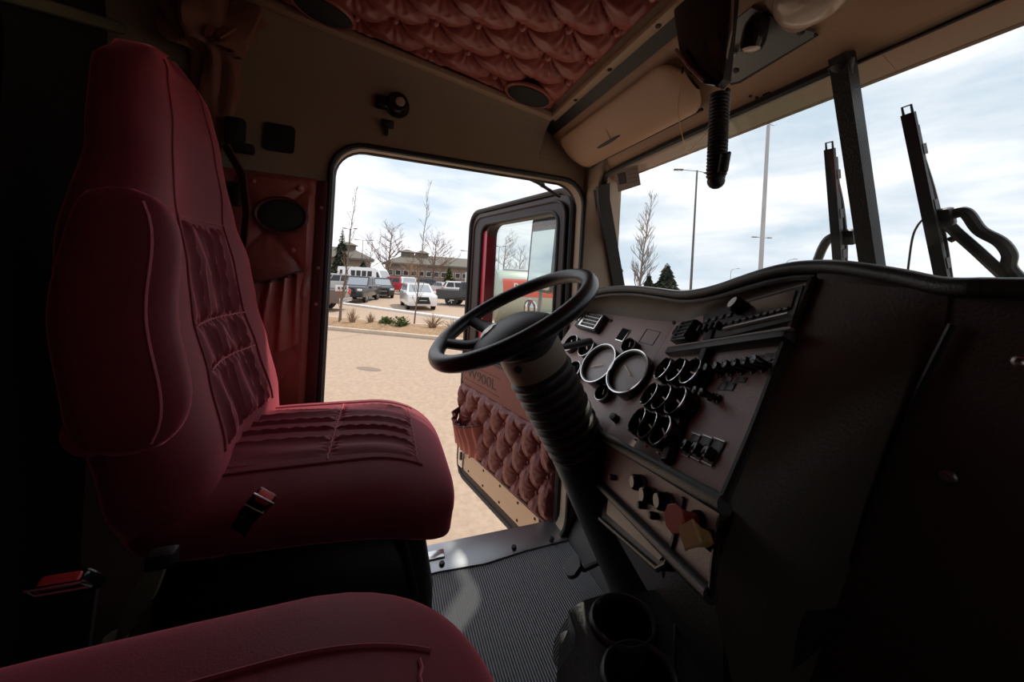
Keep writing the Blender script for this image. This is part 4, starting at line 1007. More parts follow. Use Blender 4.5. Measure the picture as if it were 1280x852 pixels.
def pedal(label, px, py, Z, sx, sy, tilt):
    p = at(px, py, Z=Z); pd = empty('foot_pedal', p, label, 'pedal', 'foot pedals')
    M = T(*p) @ RZ(.25) @ RX(tilt)
    B().plate(circ(sx, 24, ry=sy), -.012, .004, M, bev=.003).build('pedal_pad', 'rubber', pd)
    for k in range(-5, 6):
        hh_ = sy*math.sqrt(max(0, 1-(k*sx/6.2/sx)**2))*.9
        B().box((.0035, hh_*2, .004), M @ T(k*sx/6.2, 0, .006)).build('pad_rib', 'satin_metal' if False else 'label_plate', pd)
    B().tube([M @ V((0, sy*.2, -.012)), M @ V((0, sy*.8, -.06)), p+V((0, .16, max(.1-p.z, -.02)))], .009, 8).build('pedal_arm', 'black', pd)
pedal('oval ribbed foot pedal beside the cup holder', 711, 800, .14, .036, .06, .75)
pedal('small black foot pedal under the steering column', 716, 708, .10, .028, .035, .6)

# ================================================================== WIPERS
def wiper(label, px, arm1, arm2, off):
    w_ = empty('windshield_wiper', at(*px[0], pl=WP, off=off), label, 'wiper', 'windshield wipers')
    a_, b_ = at(*px[1], pl=WP, off=off), at(*px[0], pl=WP, off=off)
    up = WP[1]; d = (b_-a_)
    B().bar(a_, b_, .018, .008, up=up).build('blade_rubber', 'rubber', w_)
    B().bar(a_+up*.012, a_+d*.93+up*.012, .009, .014, up=up).build('blade_spine', 'black', w_)
    for t in (.18, .5, .8): B().box((.02, .012, .02), frame(a_+d*t+up*.008, d, up)).build('blade_claw', 'black', w_)
    e0 = b_; sd_ = d.normalized().cross(up)
    B().tube([e0-sd_*.006, e0-sd_*.006+d.normalized()*.014, e0+sd_*.006+d.normalized()*.014, e0+sd_*.006], .002, 6).build('blade_end_clip', 'black', w_)
    B().tube(catmull([a_+d*.05+up*.022, a_+d*.3+up*.03, a_+d*.55+up*.026, a_+d*.75+up*.014], 5), .006, 8).build('blade_bridge', 'black', w_)
    for ar_ in arm1: B().tube(catmull([at(x, y, pl=WP, off=off+.03) for x, y in ar_], 5), .0095, 8).build('wiper_arm', 'black', w_)
    B().box((.035, .022, .03), frame(at(*arm2, pl=WP, off=off+.025), d, up), .005).build('arm_joint', 'black', w_)
    return w_
wiper('short upright wiper standing just beyond the centre post on the driver side', ((1037, 186), (1049, 345)), [[(1058, 296), (1040, 296), (1028, 310), (1015, 345)]], (1060, 296), .03)
w2 = wiper('long wiper with double arm standing on the passenger side pane', ((1135, 142), (1182, 370)), [[(1180, 272), (1200, 265), (1210, 268), (1225, 288), (1250, 302), (1262, 318), (1262, 335), (1285, 358)], [(1180, 275), (1195, 290), (1220, 312), (1245, 335), (1275, 362)]], (1178, 272), .03)
B().tube(catmull([at(1156, 272, pl=WP, off=.04), at(1147, 282, pl=WP, off=.05), at(1140, 300, pl=WP, off=.05), at(1134, 345, pl=WP, off=.05)], 6), .0018, 6).build('washer_hose', 'pole', w2)
B().tube([at(1187, 300, pl=WP, off=.06), at(1200, 294, pl=WP, off=.06)], .006, 6).build('arm_spring', 'black', w2)

# ================================================================== OUTSIDE
gr = B().bxx(-400, 200, -300, 400, GZ-.5, GZ).build('ground', 'asphalt', label='sunlit beige asphalt of the parking lot', cat='ground', kind='structure', smooth=False)
p = gnd(461, 461)
B().lathe([(0, .004), (.8, .004), (1, .001)], T(p.x, p.y, GZ+.001) @ RZ(.9) @ Matrix.Diagonal((.35, .16, 1, 1)), 20).build('oil_stain', 'stain', gr)
# planting bed with kerb
ka, kb = gnd(404, 411), gnd(566, 426); kd = (kb-ka).normalized(); kn_ = V((-kd.y, kd.x, 0)); kn_ = kn_ if kn_.x < 0 else -kn_
k0, k1 = ka-kd*14, kb+kd*30
B().bar(k0+V((0, 0, .03)), k1+V((0, 0, .03)), .16, .20, bev=.03).build('kerb', 'concrete', label='concrete kerb edging the planting bed', cat='kerb', kind='structure')
def bed(u, v):
    q = k0.lerp(k1, u)+kn_*(.08+2.6*v); return (q.x, q.y, GZ+.09+.10*math.sin(PI*v)+.05*math.sin(u*190+v*9)*math.sin(PI*v))
B().grid(bed, 120, 8).build('planting_bed', 'mulch', label='strip of brown mulch behind the kerb', cat='planting bed', kind='structure')
B().bar(k0+kn_*2.7+V((0, 0, .02)), k1+kn_*2.7+V((0, 0, .02)), .12, .16, bev=.03).build('kerb', 'concrete', label='far concrete kerb at the back of the planting bed', cat='kerb', kind='structure')
wa, wb_ = gnd(415, 378.5), gnd(590, 402); wd = (wb_-wa).normalized()
B().bar(wa-wd*12+V((0, 0, .06)), wb_+wd*25+V((0, 0, .06)), .25, .14, bev=.03).build('white_kerb', 'white_paint', label='white painted low kerb in front of the parked cars', cat='kerb', kind='structure')

# ---- vehicles
def wheel_mesh(r):
    key = 'wheel_%d' % int(r*100)
    if key in bpy.data.meshes: return bpy.data.meshes[key], bpy.data.meshes[key+'_h']
    a = B().lathe([(r*.6, -.11), (r*.95, -.11), (r, -.07), (r, .07), (r*.95, .11), (r*.6, .11)], RX(PI/2), 24).mesh(key, 'tyre')
    h = B()
    h.lathe([(r*.58, .10), (r*.62, .115), (r*.55, .10)], RX(PI/2), 24, cap=False).lathe([(0, .118), (r*.16, .115), (r*.18, .09)], RX(PI/2), 14)
    for k in range(5): h.box((r*.5, .03, r*.16), RY(2*PI*k/5) @ T(r*.36, -.105, 0))
    for k in range(5): h.box((r*.5, .03, r*.16), RY(2*PI*k/5) @ T(r*.36, .105, 0))
    h.lathe([(0, .118), (r*.16, .115), (r*.18, .09)], RX(-PI/2), 14)
    b = h.mesh(key+'_h', 'hubcap'); return a, b
def car(name, kind, paint, pos, head, label, L=4.8, W=1.9, H=1.7, cat='car', wheel=.36, group='vehicles parked in the lot'):
    r = empty(name, (pos.x, pos.y, GZ), label, cat, group); r.rotation_euler.z = head
    hl, hw = L/2, W/2; P = []
    def part(b, nm, mt, smooth=True, par=r):
        o = bpy.data.objects.new(nm, b.mesh(nm, mt, smooth)); COL.objects.link(o); o.parent = par; return o
    def body(prof, nm='body', mt='car_'+paint, w0=hw, par=r):
        rings = []
        cx = sum(p[0] for p in prof)/len(prof); cz = sum(p[1] for p in prof)/len(prof)
        for y, s in ((-w0, .93), (-w0*.96, .985), (-w0*.85, 1), (w0*.85, 1), (w0*.96, .985), (w0, .93)):
            rings.append([V((cx+(x-cx)*s, y, cz+(z-cz)*s)) for x, z in prof])
        return part(B().loft(rings), nm, mt, True, par)
    def house(x0, x1, x2, x3, z0, z1, inset=.16, mt='car_'+paint):
        """glasshouse: bottom x0..x3, top x1..x2"""
        bot = [(x0, -hw*.95), (x3, -hw*.95), (x3, hw*.95), (x0, hw*.95)]; top = [(x1, -hw*.95+inset), (x2, -hw*.95+inset), (x2, hw*.95-inset), (x1, hw*.95-inset)]
        b = B().loft([[V((x, y, z0)) for x, y in bot], [V((x, y, z1-.05)) for x, y in top], [V((x*.98+(x1+x2)*.01, y*.93, z1)) for x, y in top]])
        ca = part(b, 'cabin', mt)
        def pane(c, k0, k1, t0, t1, nm, o=.012, mtp='pane_dark'):
            A, Bc, Cc, Dd = c
            def pt(u, t): return A.lerp(Bc, u).lerp(Dd.lerp(Cc, u), t)
            q = [pt(k0, t0), pt(k1, t0), pt(k1, t1), pt(k0, t1)]; n_ = (q[1]-q[0]).cross(q[3]-q[0]).normalized()
            ctr = sum(q, V())/4; n_ = n_ if n_.dot(ctr-V(((x0+x3)/2, 0, (z0+z1)/2))) > 0 else -n_
            part(B().loft([[p-n_*.02 for p in q], [p+n_*o for p in q]]), nm, mtp, False, ca)
        bt_ = [V((x, y, z0)) for x, y in bot]; tp = [V((x, y, z1-.05)) for x, y in top]
        pane((bt_[1], bt_[2], tp[2], tp[1]), .07, .93, .08, .9, 'windshield', mtp='pane_light')
        pane((bt_[3], bt_[0], tp[0], tp[3]), .09, .91, .2, .9, 'rear_window')
        for s in (0, 1):
            c = (bt_[0], bt_[1], tp[1], tp[0]) if s == 0 else (bt_[3], bt_[2], tp[2], tp[3])
            if kind == 'pickup': pane(c, .08, .47, .12, .88, 'side_window'); pane(c, .52, .93, .12, .88, 'side_window')
            else: pane(c, .05, .30, .14, .88, 'side_window'); pane(c, .33, .60, .14, .88, 'side_window'); pane(c, .63, .94, .14, .88, 'side_window')
        return ca
    zb = .28
    if kind == 'suv':
        body([(-hl, .45), (-hl+.1, zb), (hl-.12, zb), (hl, .5), (hl, .82), (hl-.12, .98), (hl-1.2, 1.08), (-hl+.05, 1.10)])
        house(-hl+.03, -hl+.35, hl-2.05, hl-1.15, 1.06, H)
    elif kind == 'sedan':
        body([(-hl, .45), (-hl+.1, zb-.05), (hl-.12, zb-.05), (hl, .45), (hl, .7), (hl-.15, .82), (hl-1.3, .95), (-hl+.9, 1.0), (-hl+.03, .95)])
        house(-hl+.5, -hl+1.15, hl-2.1, hl-1.2, .94, H)
    elif kind == 'pickup':
        body([(-hl, .6), (-hl+.05, .45), (hl-.1, .42), (hl, .55), (hl, 1.0), (hl-.12, 1.16), (hl-1.35, 1.22), (-hl, 1.22)])
        house(-hl+1.85, -hl+1.95, hl-2.1, hl-1.35, 1.2, H, .13)
        part(B().bxx(-hl+.1, -hl+1.72, -hw*.82, hw*.82, 1.20, 1.232), 'bed_cover', 'tyre', False)
        part(B().bxx(-hl-.12, -hl+.02, -hw*.93, hw*.93, .5, .72, .04), 'rear_bumper', 'hubcap')
        part(B().bxx(hl-.02, hl+.12, -hw*.95, hw*.95, .42, .68, .05), 'front_bumper', 'car_'+paint if paint != 'charcoal' else 'tyre')
    elif kind == 'bus':
        body([(-hl, .45), (hl-.5, .45), (hl, .55), (hl, 1.15), (hl-.55, 1.35), (hl-1.2, H-.25), (hl-1.5, H), (-hl+.1, H), (-hl, H-.1)])
        for s in (-1, 1):
            for k in range(6):
                x = -hl+.45+k*(L-2.3)/6; wv = (L-2.3)/6*(.45 if k < 2 else .8)
                part(B().bxx(x, x+wv, s*hw-.02 if s > 0 else -hw-.012, s*hw+.012 if s > 0 else -hw+.02, 1.35, H-.42), 'side_window', 'pane_dark', False)
            part(B().add([(hl-1.35, s*(hw+.006), 1.35), (hl-.75, s*(hw+.006), 1.35), (hl-1.2, s*(hw+.006), H-.5), (hl-1.4, s*(hw+.006), H-.5), (hl-1.35, s*(hw-.02), 1.35), (hl-.75, s*(hw-.02), 1.35), (hl-1.2, s*(hw-.02), H-.5), (hl-1.4, s*(hw-.02), H-.5)], [(0, 1, 2, 3), (7, 6, 5, 4), (0, 4, 5, 1), (1, 5, 6, 2), (2, 6, 7, 3), (3, 7, 4, 0)]), 'driver_window', 'pane_dark', False)
        part(B().add([(hl-.53, y, 1.37) for y in (-hw*.85, hw*.85)]+[(hl-1.17, y, H-.3) for y in (hw*.8, -hw*.8)]+[(hl-.63, y, 1.37) for y in (-hw*.85, hw*.85)]+[(hl-1.27, y, H-.3) for y in (hw*.8, -hw*.8)], [(0, 1, 2, 3), (7, 6, 5, 4), (0, 4, 5, 1), (1, 5, 6, 2), (2, 6, 7, 3), (3, 7, 4, 0)]), 'windshield', 'pane_light', False)
    hz = {'suv': .80, 'sedan': .66, 'pickup': .95, 'bus': .95}[kind]
    for s in (-1, 1):
        part(B().bxx(hl-.10, hl+.015, s*hw*.72-.17, s*hw*.72+.17, hz-.07, hz+.09, .03), 'headlight', 'headlight')
        part(B().bxx(-hl-.015, -hl+.08, s*hw*.82-.10, s*hw*.82+.10, hz-.06, hz+.24, .02), 'tail_light', 'tail_red')
        part(B().bxx(hl-L*.31, hl-L*.31+.12, s*(hw+.04)-.10, s*(hw+.04)+.10, 1.02, 1.20, .03), 'wing_mirror', 'car_'+paint)
        for x in (hl-L*.19, -hl+L*.22):
            a, h_ = wheel_mesh(wheel); o = bpy.data.objects.new('wheel', a); COL.objects.link(o); o.parent = r; o.location = (x, s*(hw-.13), wheel)
            kid(h_, 'hubcap', o)
            part(B().lathe([(wheel*1.18, -.02), (wheel*1.18, .02)], T(x, s*(hw-.035), wheel+.02) @ RX(PI/2), 24), 'wheel_arch', 'tyre')
    gz0, gz1 = (.42, .86) if kind != 'pickup' else (.70, 1.08)
    g = part(B().add([(hl+.02, -hw*.36, gz1), (hl+.02, hw*.36, gz1), (hl+.02, hw*.52, gz0), (hl+.02, -hw*.52, gz0), (hl-.08, -hw*.36, gz1), (hl-.08, hw*.36, gz1), (hl-.08, hw*.52, gz0), (hl-.08, -hw*.52, gz0)], [(0, 1, 2, 3), (7, 6, 5, 4), (0, 4, 5, 1), (1, 5, 6, 2), (2, 6, 7, 3), (3, 7, 4, 0)]), 'grille', 'tyre', False)
    part(B().bxx(hl+.015, hl+.03, -hw*.25, hw*.25, (gz0+gz1)/2-.02, (gz0+gz1)/2+.02), 'grille_bar', 'hubcap', False, g)
    return r
def facing(p, extra=0):
    d = CAM-p; return math.atan2(d.y, d.x)+extra
def along(dx, extra=0): return math.atan2(dx.y, dx.x)+extra
IMR = V((cR0.x, cR0.y, 0))    # direction that runs to the right in the picture
p = gnd(412, 387.5); car('pickup_truck', 'pickup', 'brown', p+IMR*(-2.1), along(-IMR, .12), 'brown pickup with red tail light beside the doorway edge', 5.6, 1.95, 1.85, 'pickup', .38)
p = gnd(450, 378); car('pickup_truck', 'pickup', 'charcoal', p+ray(450, 378)*1.8, facing(p, -.28), 'charcoal pickup parked nose on behind the brown pickup', 5.4, 1.95, 1.9, 'pickup', .40)
p = at(457, 361, d=45.5); car('shuttle_bus', 'bus', 'white', V((p.x, p.y, 0)), along(IMR, -.2), 'white shuttle bus with dark windows behind the parked pickups', 7.0, 2.2, 2.75, 'bus', .4)
p = at(491, 365, d=38.5); car('pickup_truck', 'pickup', 'red', V((p.x, p.y, 0)), along(-IMR, .25), 'red pickup parked side on behind the charcoal pickup', 5.4, 1.9, 1.85, 'pickup', .38)
p = at(477, 362, d=33); car('parked_car', 'suv', 'darkgreen', V((p.x, p.y, 0)), facing(p, .1), 'very dark green car between the charcoal and the red pickup', 4.4, 1.8, 1.75, 'car')
p = at(510, 362, d=43.8); car('parked_suv', 'suv', 'white', V((p.x, p.y, 0)), facing(p, .1), 'small white van behind the red pickup', 4.8, 1.9, 1.85, 'car')
p = gnd(521, 386.5); car('parked_suv', 'suv', 'white', p+ray(519, 386)*1.6, facing(p, .16), 'white SUV with black trapezoid grille facing the truck', 4.7, 1.88, 1.68, 'car', .38)
p = gnd(568, 384); car('pickup_truck', 'pickup', 'black', p+IMR*1.2+cF*2.2, along(IMR, -.12), 'black pickup parked side on beside the white SUV', 5.8, 1.95, 1.88, 'pickup', .42)
p = at(537, 361, d=50.5); car('parked_suv', 'suv', 'charcoal', V((p.x, p.y, 0)), along(IMR, .5), 'dark grey SUV roof showing behind the white SUV', 4.6, 1.85, 1.7, 'car')
p = at(557, 362, d=42); car('parked_car', 'sedan', 'silver', V((p.x, p.y, 0)), facing(p, .5), 'silver sedan showing over the black pickup bed', 4.6, 1.8, 1.5, 'car')
p = at(581, 362, d=37); car('parked_suv', 'suv', 'white', V((p.x, p.y, 0)), along(IMR, .3), 'white SUV behind the cab of the black pickup', 4.6, 1.85, 1.75, 'car')
p = at(410, 358, d=36); car('parked_suv', 'suv', 'silver', V((p.x, p.y, 0)), along(-IMR, .3), 'pale silver SUV behind the brown pickup bed', 4.7, 1.85, 1.9, 'car')

# ---- tanker behind the open door
tk = empty('tank_truck', at(690, 400, d=13), 'pale green tank truck with red lettered band behind the open door', 'truck')
ta = at(618, 368, d=13.2); tdir = V((cR0.x, cR0.y, 0)).normalized(); tdir = (tdir+cF*.25).normalized()
tb_ = ta+tdir*7.0
TM_ = frame(V((ta.x, ta.y, .45)), V((0, 0, 1)), tdir.cross(V((0, 0, 1))), tdir)
B().lathe([(0, -.22), (.4, -.2), (.75, -.12), (.93, 0), (.95, .1), (.95, 3.1), (.93, 3.2), (.4, 3.4), (0, 3.42)], TM_, 40).build('tank', 'tank', tk)
nrm = V((0, 0, 1)).cross(tdir); nrm = nrm if nrm.dot(CAM-ta) > 0 else -nrm
def tk_pt(s, z, o=0): return V((ta.x, ta.y, .45))+tdir*s+nrm*(math.sqrt(max(0, .9025-z*z))+o)+V((0, 0, z))
B().grid(lambda u, v: tk_pt(.12+2.95*u, .02+.62*v*1.0, .012), 30, 10).build('red_band', 'tank_red', tk)
txm = frame(tk_pt(.72, .36, .05), tdir, V((0, 0, 1)))
txm = txm @ RX(-.33)
text('tank_lettering', 'Pet', .36, txm, 'tank_white', tk, .01)
B().tube([V((ta.x, ta.y, 1.42))+tdir*.3, V((ta.x, ta.y, 1.42))+tdir*3.0], .05, 8).build('top_rail', 'pole_grey', tk)
for s in (.9, 2.4):
    B().lathe([(.25, -.15), (.48, -.15), (.5, -.1), (.5, .1), (.48, .15), (.25, .15)], frame(V((ta.x, ta.y, GZ+.5))+tdir*s+nrm*.75, tdir, V((0, 0, 1)), nrm), 24).build('wheel', 'tyre', tk)
B().bar(V((ta.x, ta.y, -.55))+tdir*.2, V((ta.x, ta.y, -.55))+tdir*3.3, 1.4, .25).build('chassis', 'shrub', tk)
B().bar(V((ta.x, ta.y, -.35))+tdir*1.5+nrm*.9, V((ta.x, ta.y, -.35))+tdir*2.9+nrm*.9, .3, .6, bev=.05).build('valve_box', 'tank', tk)

# ---- buildings
def building(label, a, b, depth, hw_, hr, nwin, cup=()):
    bd = empty('low_building', (a+b)/2, label, 'building', 'long low buildings behind the lot')
    d = (b-a); ex = d.normalized(); ey = V((-ex.y, ex.x, 0)); ey = ey if ey.dot(CAM-a) < 0 else -ey
    L_ = d.length
    def Q(s, t, z): return V((a.x, a.y, GZ))+ex*s+ey*t+V((0, 0, z))
    B().loft([[Q(0, 0, 0), Q(L_, 0, 0), Q(L_, depth, 0), Q(0, depth, 0)], [Q(0, 0, hw_), Q(L_, 0, hw_), Q(L_, depth, hw_), Q(0, depth, hw_)]]).build('wall', 'building_wall', bd, smooth=False)
    B().loft([[Q(-.6, -.8, hw_), Q(L_+.6, -.8, hw_), Q(L_+.6, depth+.8, hw_), Q(-.6, depth+.8, hw_)], [Q(-.6, -.8, hw_+.35), Q(L_+.6, -.8, hw_+.35), Q(L_+.6, depth+.8, hw_+.35), Q(-.6, depth+.8, hw_+.35)], [Q(depth*.45, depth*.48, hr), Q(L_-depth*.45, depth*.48, hr), Q(L_-depth*.45, depth*.52, hr), Q(depth*.45, depth*.52, hr)]]).build('roof', 'building_roof', bd, smooth=False)
    for k in range(nwin):
        s = L_*(k+.5)/nwin
        wn = B().bar(Q(s-.55, -.03, hw_*.58), Q(s+.55, -.03, hw_*.58), .08, 1.1).build('window', 'white_paint', bd, smooth=False)
        B().bar(Q(s-.48, -.06, hw_*.58), Q(s+.48, -.06, hw_*.58), .06, .95).build('pane', 'pane_dark', wn, smooth=False)
    for s in cup:
        B().bar(Q(L_*s-1.3, depth*.5, hr-.1), Q(L_*s+1.3, depth*.5, hr-.1), 2.2, 1.2).loft([[Q(L_*s-1.7, depth*.5-1.5, hr+.45), Q(L_*s+1.7, depth*.5-1.5, hr+.45), Q(L_*s+1.7, depth*.5+1.5, hr+.45), Q(L_*s-1.7, depth*.5+1.5, hr+.45)], [Q(L_*s-.2, depth*.5-.2, hr+1.1), Q(L_*s+.2, depth*.5-.2, hr+1.1), Q(L_*s+.2, depth*.5+.2, hr+1.1), Q(L_*s-.2, depth*.5+.2, hr+1.1)]]).build('cupola', 'building_roof', bd, smooth=False)
def gd(px, d): q = at(px, 350, d=d); return V((q.x, q.y, GZ))
building('long tan building with grey hipped roof and two cupolas', gd(482, 72), gd(610, 80), 9, 4.0, 6.4, 14, (.20, .34))
building('tan building wing with a cupola behind the tall conifer', gd(378, 62), gd(462, 66), 8, 4.2, 6.6, 8, (.62,))

# ---- trees
def bare_tree(name, base, H, label, lean=(0, 0), r0=.12, spread=.55, levels=4, mt='bark', upright=False, seed=1, fork=.35, cat='tree', nb=5):
    rnd = random.Random(seed); t = empty(name, base, label, cat, 'bare trees around the lot' if cat == 'tree' else None)
    tips = []; br = B()
    top = base+V((lean[0], lean[1], H)); k = 8
    tr = [base.lerp(top, i/k)+V((rnd.uniform(-1, 1), rnd.uniform(-1, 1), 0))*H*.006*(i > 0) for i in range(k+1)]
    rad = [r0*(1-.88*i/k) for i in range(k+1)]
    B().tube(tr, rad, 7).build('trunk', mt, t)
    def grow(p, d, ln, r, lv):
        q = [p]; dd = d.normalized()
        for i in range(3):
            dd = (dd+V((rnd.uniform(-.2, .2), rnd.uniform(-.2, .2), rnd.uniform(-.05, .22)))).normalized(); q.append(q[-1]+dd*ln/3)
        br.tube(q, [r, r*.8, r*.6, r*.35], 4, cap=False)
        if lv > 0:
            for i in range(rnd.randint(3, nb)):
                s = rnd.uniform(.25, 1); j = min(2, int(s*3)); pp = q[j].lerp(q[j+1], s*3-j)
                a = rnd.uniform(0, 2*PI); side = V((math.cos(a), math.sin(a), rnd.uniform(-.1, .5)))
                grow(pp, dd*(1.4 if upright else .75)+side*(.5 if upright else .8), ln*rnd.uniform(.4, .62), r*.55, lv-1)
    nm_ = int(10+H*1.6)*(2 if upright else 1)
    for i in range(nm_):
        s = fork+(1-fork)*(i+rnd.random())/nm_; s = min(.98, s); j = int(s*k); pp = tr[j].lerp(tr[j+1], s*k-j)
        a = rnd.uniform(0, 2*PI); el = 1.5 if upright else rnd.uniform(.3, 1.0)
        grow(pp, V((math.cos(a), math.sin(a), el)), H*spread*(1-s*.65)*rnd.uniform(.6, 1.1)*(.6 if upright else 1), r0*.38*(1.1-s*.8), levels-2)
    br.build('branches', mt, t, kind='stuff')
    return t
def conifer(base, H, R, label, mt='conifer', seed=1, droop=-.35):
    rnd = random.Random(seed); t = empty('conifer_tree', base, label, 'tree', 'conifers around the lot')
    B().tube([base, base+V((0, 0, H*.97))], [H*.018, H*.004], 7).build('trunk', 'bark', t)
    f = B(); nl = 34
    for i in range(nl):
        s = i/nl; z = H*(.06+.93*s); rr = R*(1-s)**.8*rnd.uniform(.75, 1.12)+R*.03
        for k in range(11):
            a = 2*PI*(k+rnd.random()*.8)/11; L_ = rr*rnd.uniform(.6, 1.1); d = V((math.cos(a), math.sin(a), 0)); sd_ = V((-d.y, d.x, 0))
            b0 = base+V((0, 0, z)); m_ = b0+d*L_*.55+V((0, 0, droop*L_*.3)); e_ = b0+d*L_+V((0, 0, droop*L_))
            wv = L_*.26+.05
            f.add([b0, m_+sd_*wv, e_, m_-sd_*wv, m_+V((0, 0, -wv*.8))], [(0, 1, 2), (0, 2, 3), (0, 4, 2), (0, 1, 4), (0, 3, 4)])
    f.build('needles', mt, t, smooth=False, kind='stuff')
def gh_(px, d): q = at(px, 350, d=d); return V((q.x, q.y, GZ))
def htop(base, px, py):
    q = base-CAM; z = q.dot(cF); return at(px, py, d=z).z-GZ
b = gh_(425, 56); conifer(b, htop(b, 424, 284), 2.2, 'tall dark drooping spruce near the doorway edge', seed=3, droop=-.55)
b = gh_(453, 54); conifer(b, htop(b, 452, 325), 2.2, 'small dark spruce between the lamp posts', seed=4)
b = gh_(561, 58); conifer(b, htop(b, 561, 332), 1.7, 'yellow green pine in front of the long building', 'conifer_yellow', seed=5)
b = gh_(833, 55); conifer(b, htop(b, 834, 327), 3.2, 'dark spruce showing above the dashboard through the windshield', seed=6)
b = gh_(811, 60); conifer(b, htop(b, 811, 339), 2.0, 'shorter brownish spruce beside the dark spruce above the dashboard', seed=8)
b = gnd(505, 411); b = V((b.x, b.y, GZ+.1))+kn_*.9; bare_tree('young_tree', b, htop(b, 521, 228), 'slim young bare tree in the planting bed', ((IMR*.35).x, (IMR*.35).y), .035, .20, 3, 'bark', True, 11, .12, nb=6)
b = gnd(404, 411)+kn_*.9; bare_tree('young_tree', b, htop(b, 420, 232), 'slim bare tree close to the doorway edge', ((IMR*.4).x, (IMR*.4).y), .042, .20, 3, 'bark', True, 12, .12, nb=6)
b = gh_(484, 50); bare_tree('bare_tree', b, htop(b, 492, 287), 'wide bare tree behind the shuttle bus', (.6, .3), .22, .62, 4, 'bark', False, 13, .22)
b = gh_(540, 52); bare_tree('bare_tree', b, htop(b, 548, 298), 'wide bare tree behind the white SUV', (.6, .3), .2, .62, 4, 'bark', False, 14, .22)
b = gh_(512, 57); bare_tree('bare_tree', b, htop(b, 515, 322), 'low brown bare tree beside the cupolas', (.2, .3), .15, .6, 4, 'twig', False, 15, .2)
b = gh_(460, 62); bare_tree('bare_tree', b, htop(b, 462, 305), 'faint bare tree behind the double headed lamp post', (.2, .3), .15, .55, 3, 'bark_grey', False, 16, .3)
b = gh_(797, 36); bare_tree('poplar_tree', b, htop(b, 812, 246), 'tall bare poplar seen through the windshield', (.8, .5), .14, .36, 4, 'bark_grey', True, 17, .12)
b = gh_(628, 40); bare_tree('bare_tree', b, htop(b, 632, 296), 'bare tree behind the tank truck seen through the door window', (.2, .1), .14, .5, 4, 'bark_grey', False, 18, .2)
b = gh_(648, 60); bare_tree('bare_tree', b, htop(b, 649, 312), 'small round bare tree behind the tank seen through the door window', (.2, .1), .14, .6, 4, 'bark', False, 19, .25)
# ---- shrubs in the bed
def shrub(px, py, H, R, mt, label, seed, leafy=False):
    base = gnd(px, py)+V((0, 0, .1)); rnd = random.Random(seed); t = empty('shrub', base, label, 'shrub', 'shrubs in the planting bed')
    s = B()
    for i in range(70):
        a = rnd.uniform(0, 2*PI); r_ = R*rnd.random()**.6; e_ = base+V((math.cos(a)*r_, math.sin(a)*r_, H*rnd.uniform(.45, 1)*(1-.4*(r_/R)**2)))
        s.tube([base+V((math.cos(a)*.05, math.sin(a)*.05, -.05)), base.lerp(e_, .5)+V((0, 0, H*.1)), e_], [.012, .008, .004], 4, cap=False)
        if leafy:
            for k in range(5):
                c = base.lerp(e_, rnd.uniform(.4, 1)); u = V((rnd.uniform(-1, 1), rnd.uniform(-1, 1), rnd.uniform(-.3, 1)))*.09; v = V((rnd.uniform(-1, 1), rnd.uniform(-1, 1), rnd.uniform(-1, 1)))*.05
                s.add([c, c+u*.5+v, c+u, c+u*.5-v], [(0, 1, 2, 3)])
    s.build('twigs', mt, t, smooth=False, kind='stuff')
for px, py, H, R, mt_, lb, sd_, lf in ((440, 408, .75, .30, 'twig', 'dry shrub right beside the wooden sign post', 21, False), (463, 408, .55, .25, 'twig', 'thin dry shrub between the sign post and the green shrubs', 22, False),
        (482, 410, .42, .34, 'shrub', 'low green shrub just left of the young tree foot', 23, True), (501, 412, .50, .40, 'shrub', 'green shrub around the foot of the young tree', 24, True),
        (540, 414, .72, .55, 'twig', 'round dry shrub between the young tree and the steering wheel', 25, False), (565, 418, .60, .6, 'twig', 'dry shrub next to the steering wheel rim', 26, False)):
    shrub(px, py, H, R, mt_, lb, sd_, lf)
# ---- sign post
sp_ = gnd(425, 406)+V((0, 0, .08)); sg = empty('sign_post', sp_, 'small white sign on a wooden post in the planting bed', 'sign')
zt = at(428, 357, d=(sp_-CAM).dot(cF)).z
B().bar(sp_-V((0, 0, .1)), V((sp_.x, sp_.y, zt)), .09, .09, up=(1, 0, 0)).build('post', 'wood', sg, smooth=False)
fc = (CAM-sp_); fc.z = 0; fc.normalize(); sx_ = V((0, 0, 1)).cross(fc)
B().box((.50, .26, .02), frame(V((sp_.x, sp_.y, zt-.10))+fc*.06, sx_, V((0, 0, 1))), .004).build('sign_board', 'white_paint', sg)
for k in (-.12, .02, .14): B().box((.07, .10, .006), frame(V((sp_.x, sp_.y, zt-.10))+fc*.073+sx_*k, sx_, V((0, 0, 1)))).build('sign_mark', 'sticker_ink', sg)
# ---- roadside sign at the right end of the building
rs_ = gh_(588, 45); rg = empty('road_sign', rs_, 'white and red sign on a post beyond the black pickup', 'sign')
B().tube([rs_, rs_+V((0, 0, 3.4))], .06, 8).build('post', 'pole_grey', rg)
fc = (CAM-rs_); fc.z = 0; fc.normalize(); sx_ = V((0, 0, 1)).cross(fc)
B().box((1.3, 1.3, .08), frame(rs_+V((0, 0, 2.2))+fc*.1, sx_, V((0, 0, 1)))).build('sign_board', 'white_paint', rg)
B().box((.8, .45, .08), frame(rs_+V((0, 0, 3.1))+fc*.1, sx_, V((0, 0, 1)))).build('sign_top', 'tank_red', rg)
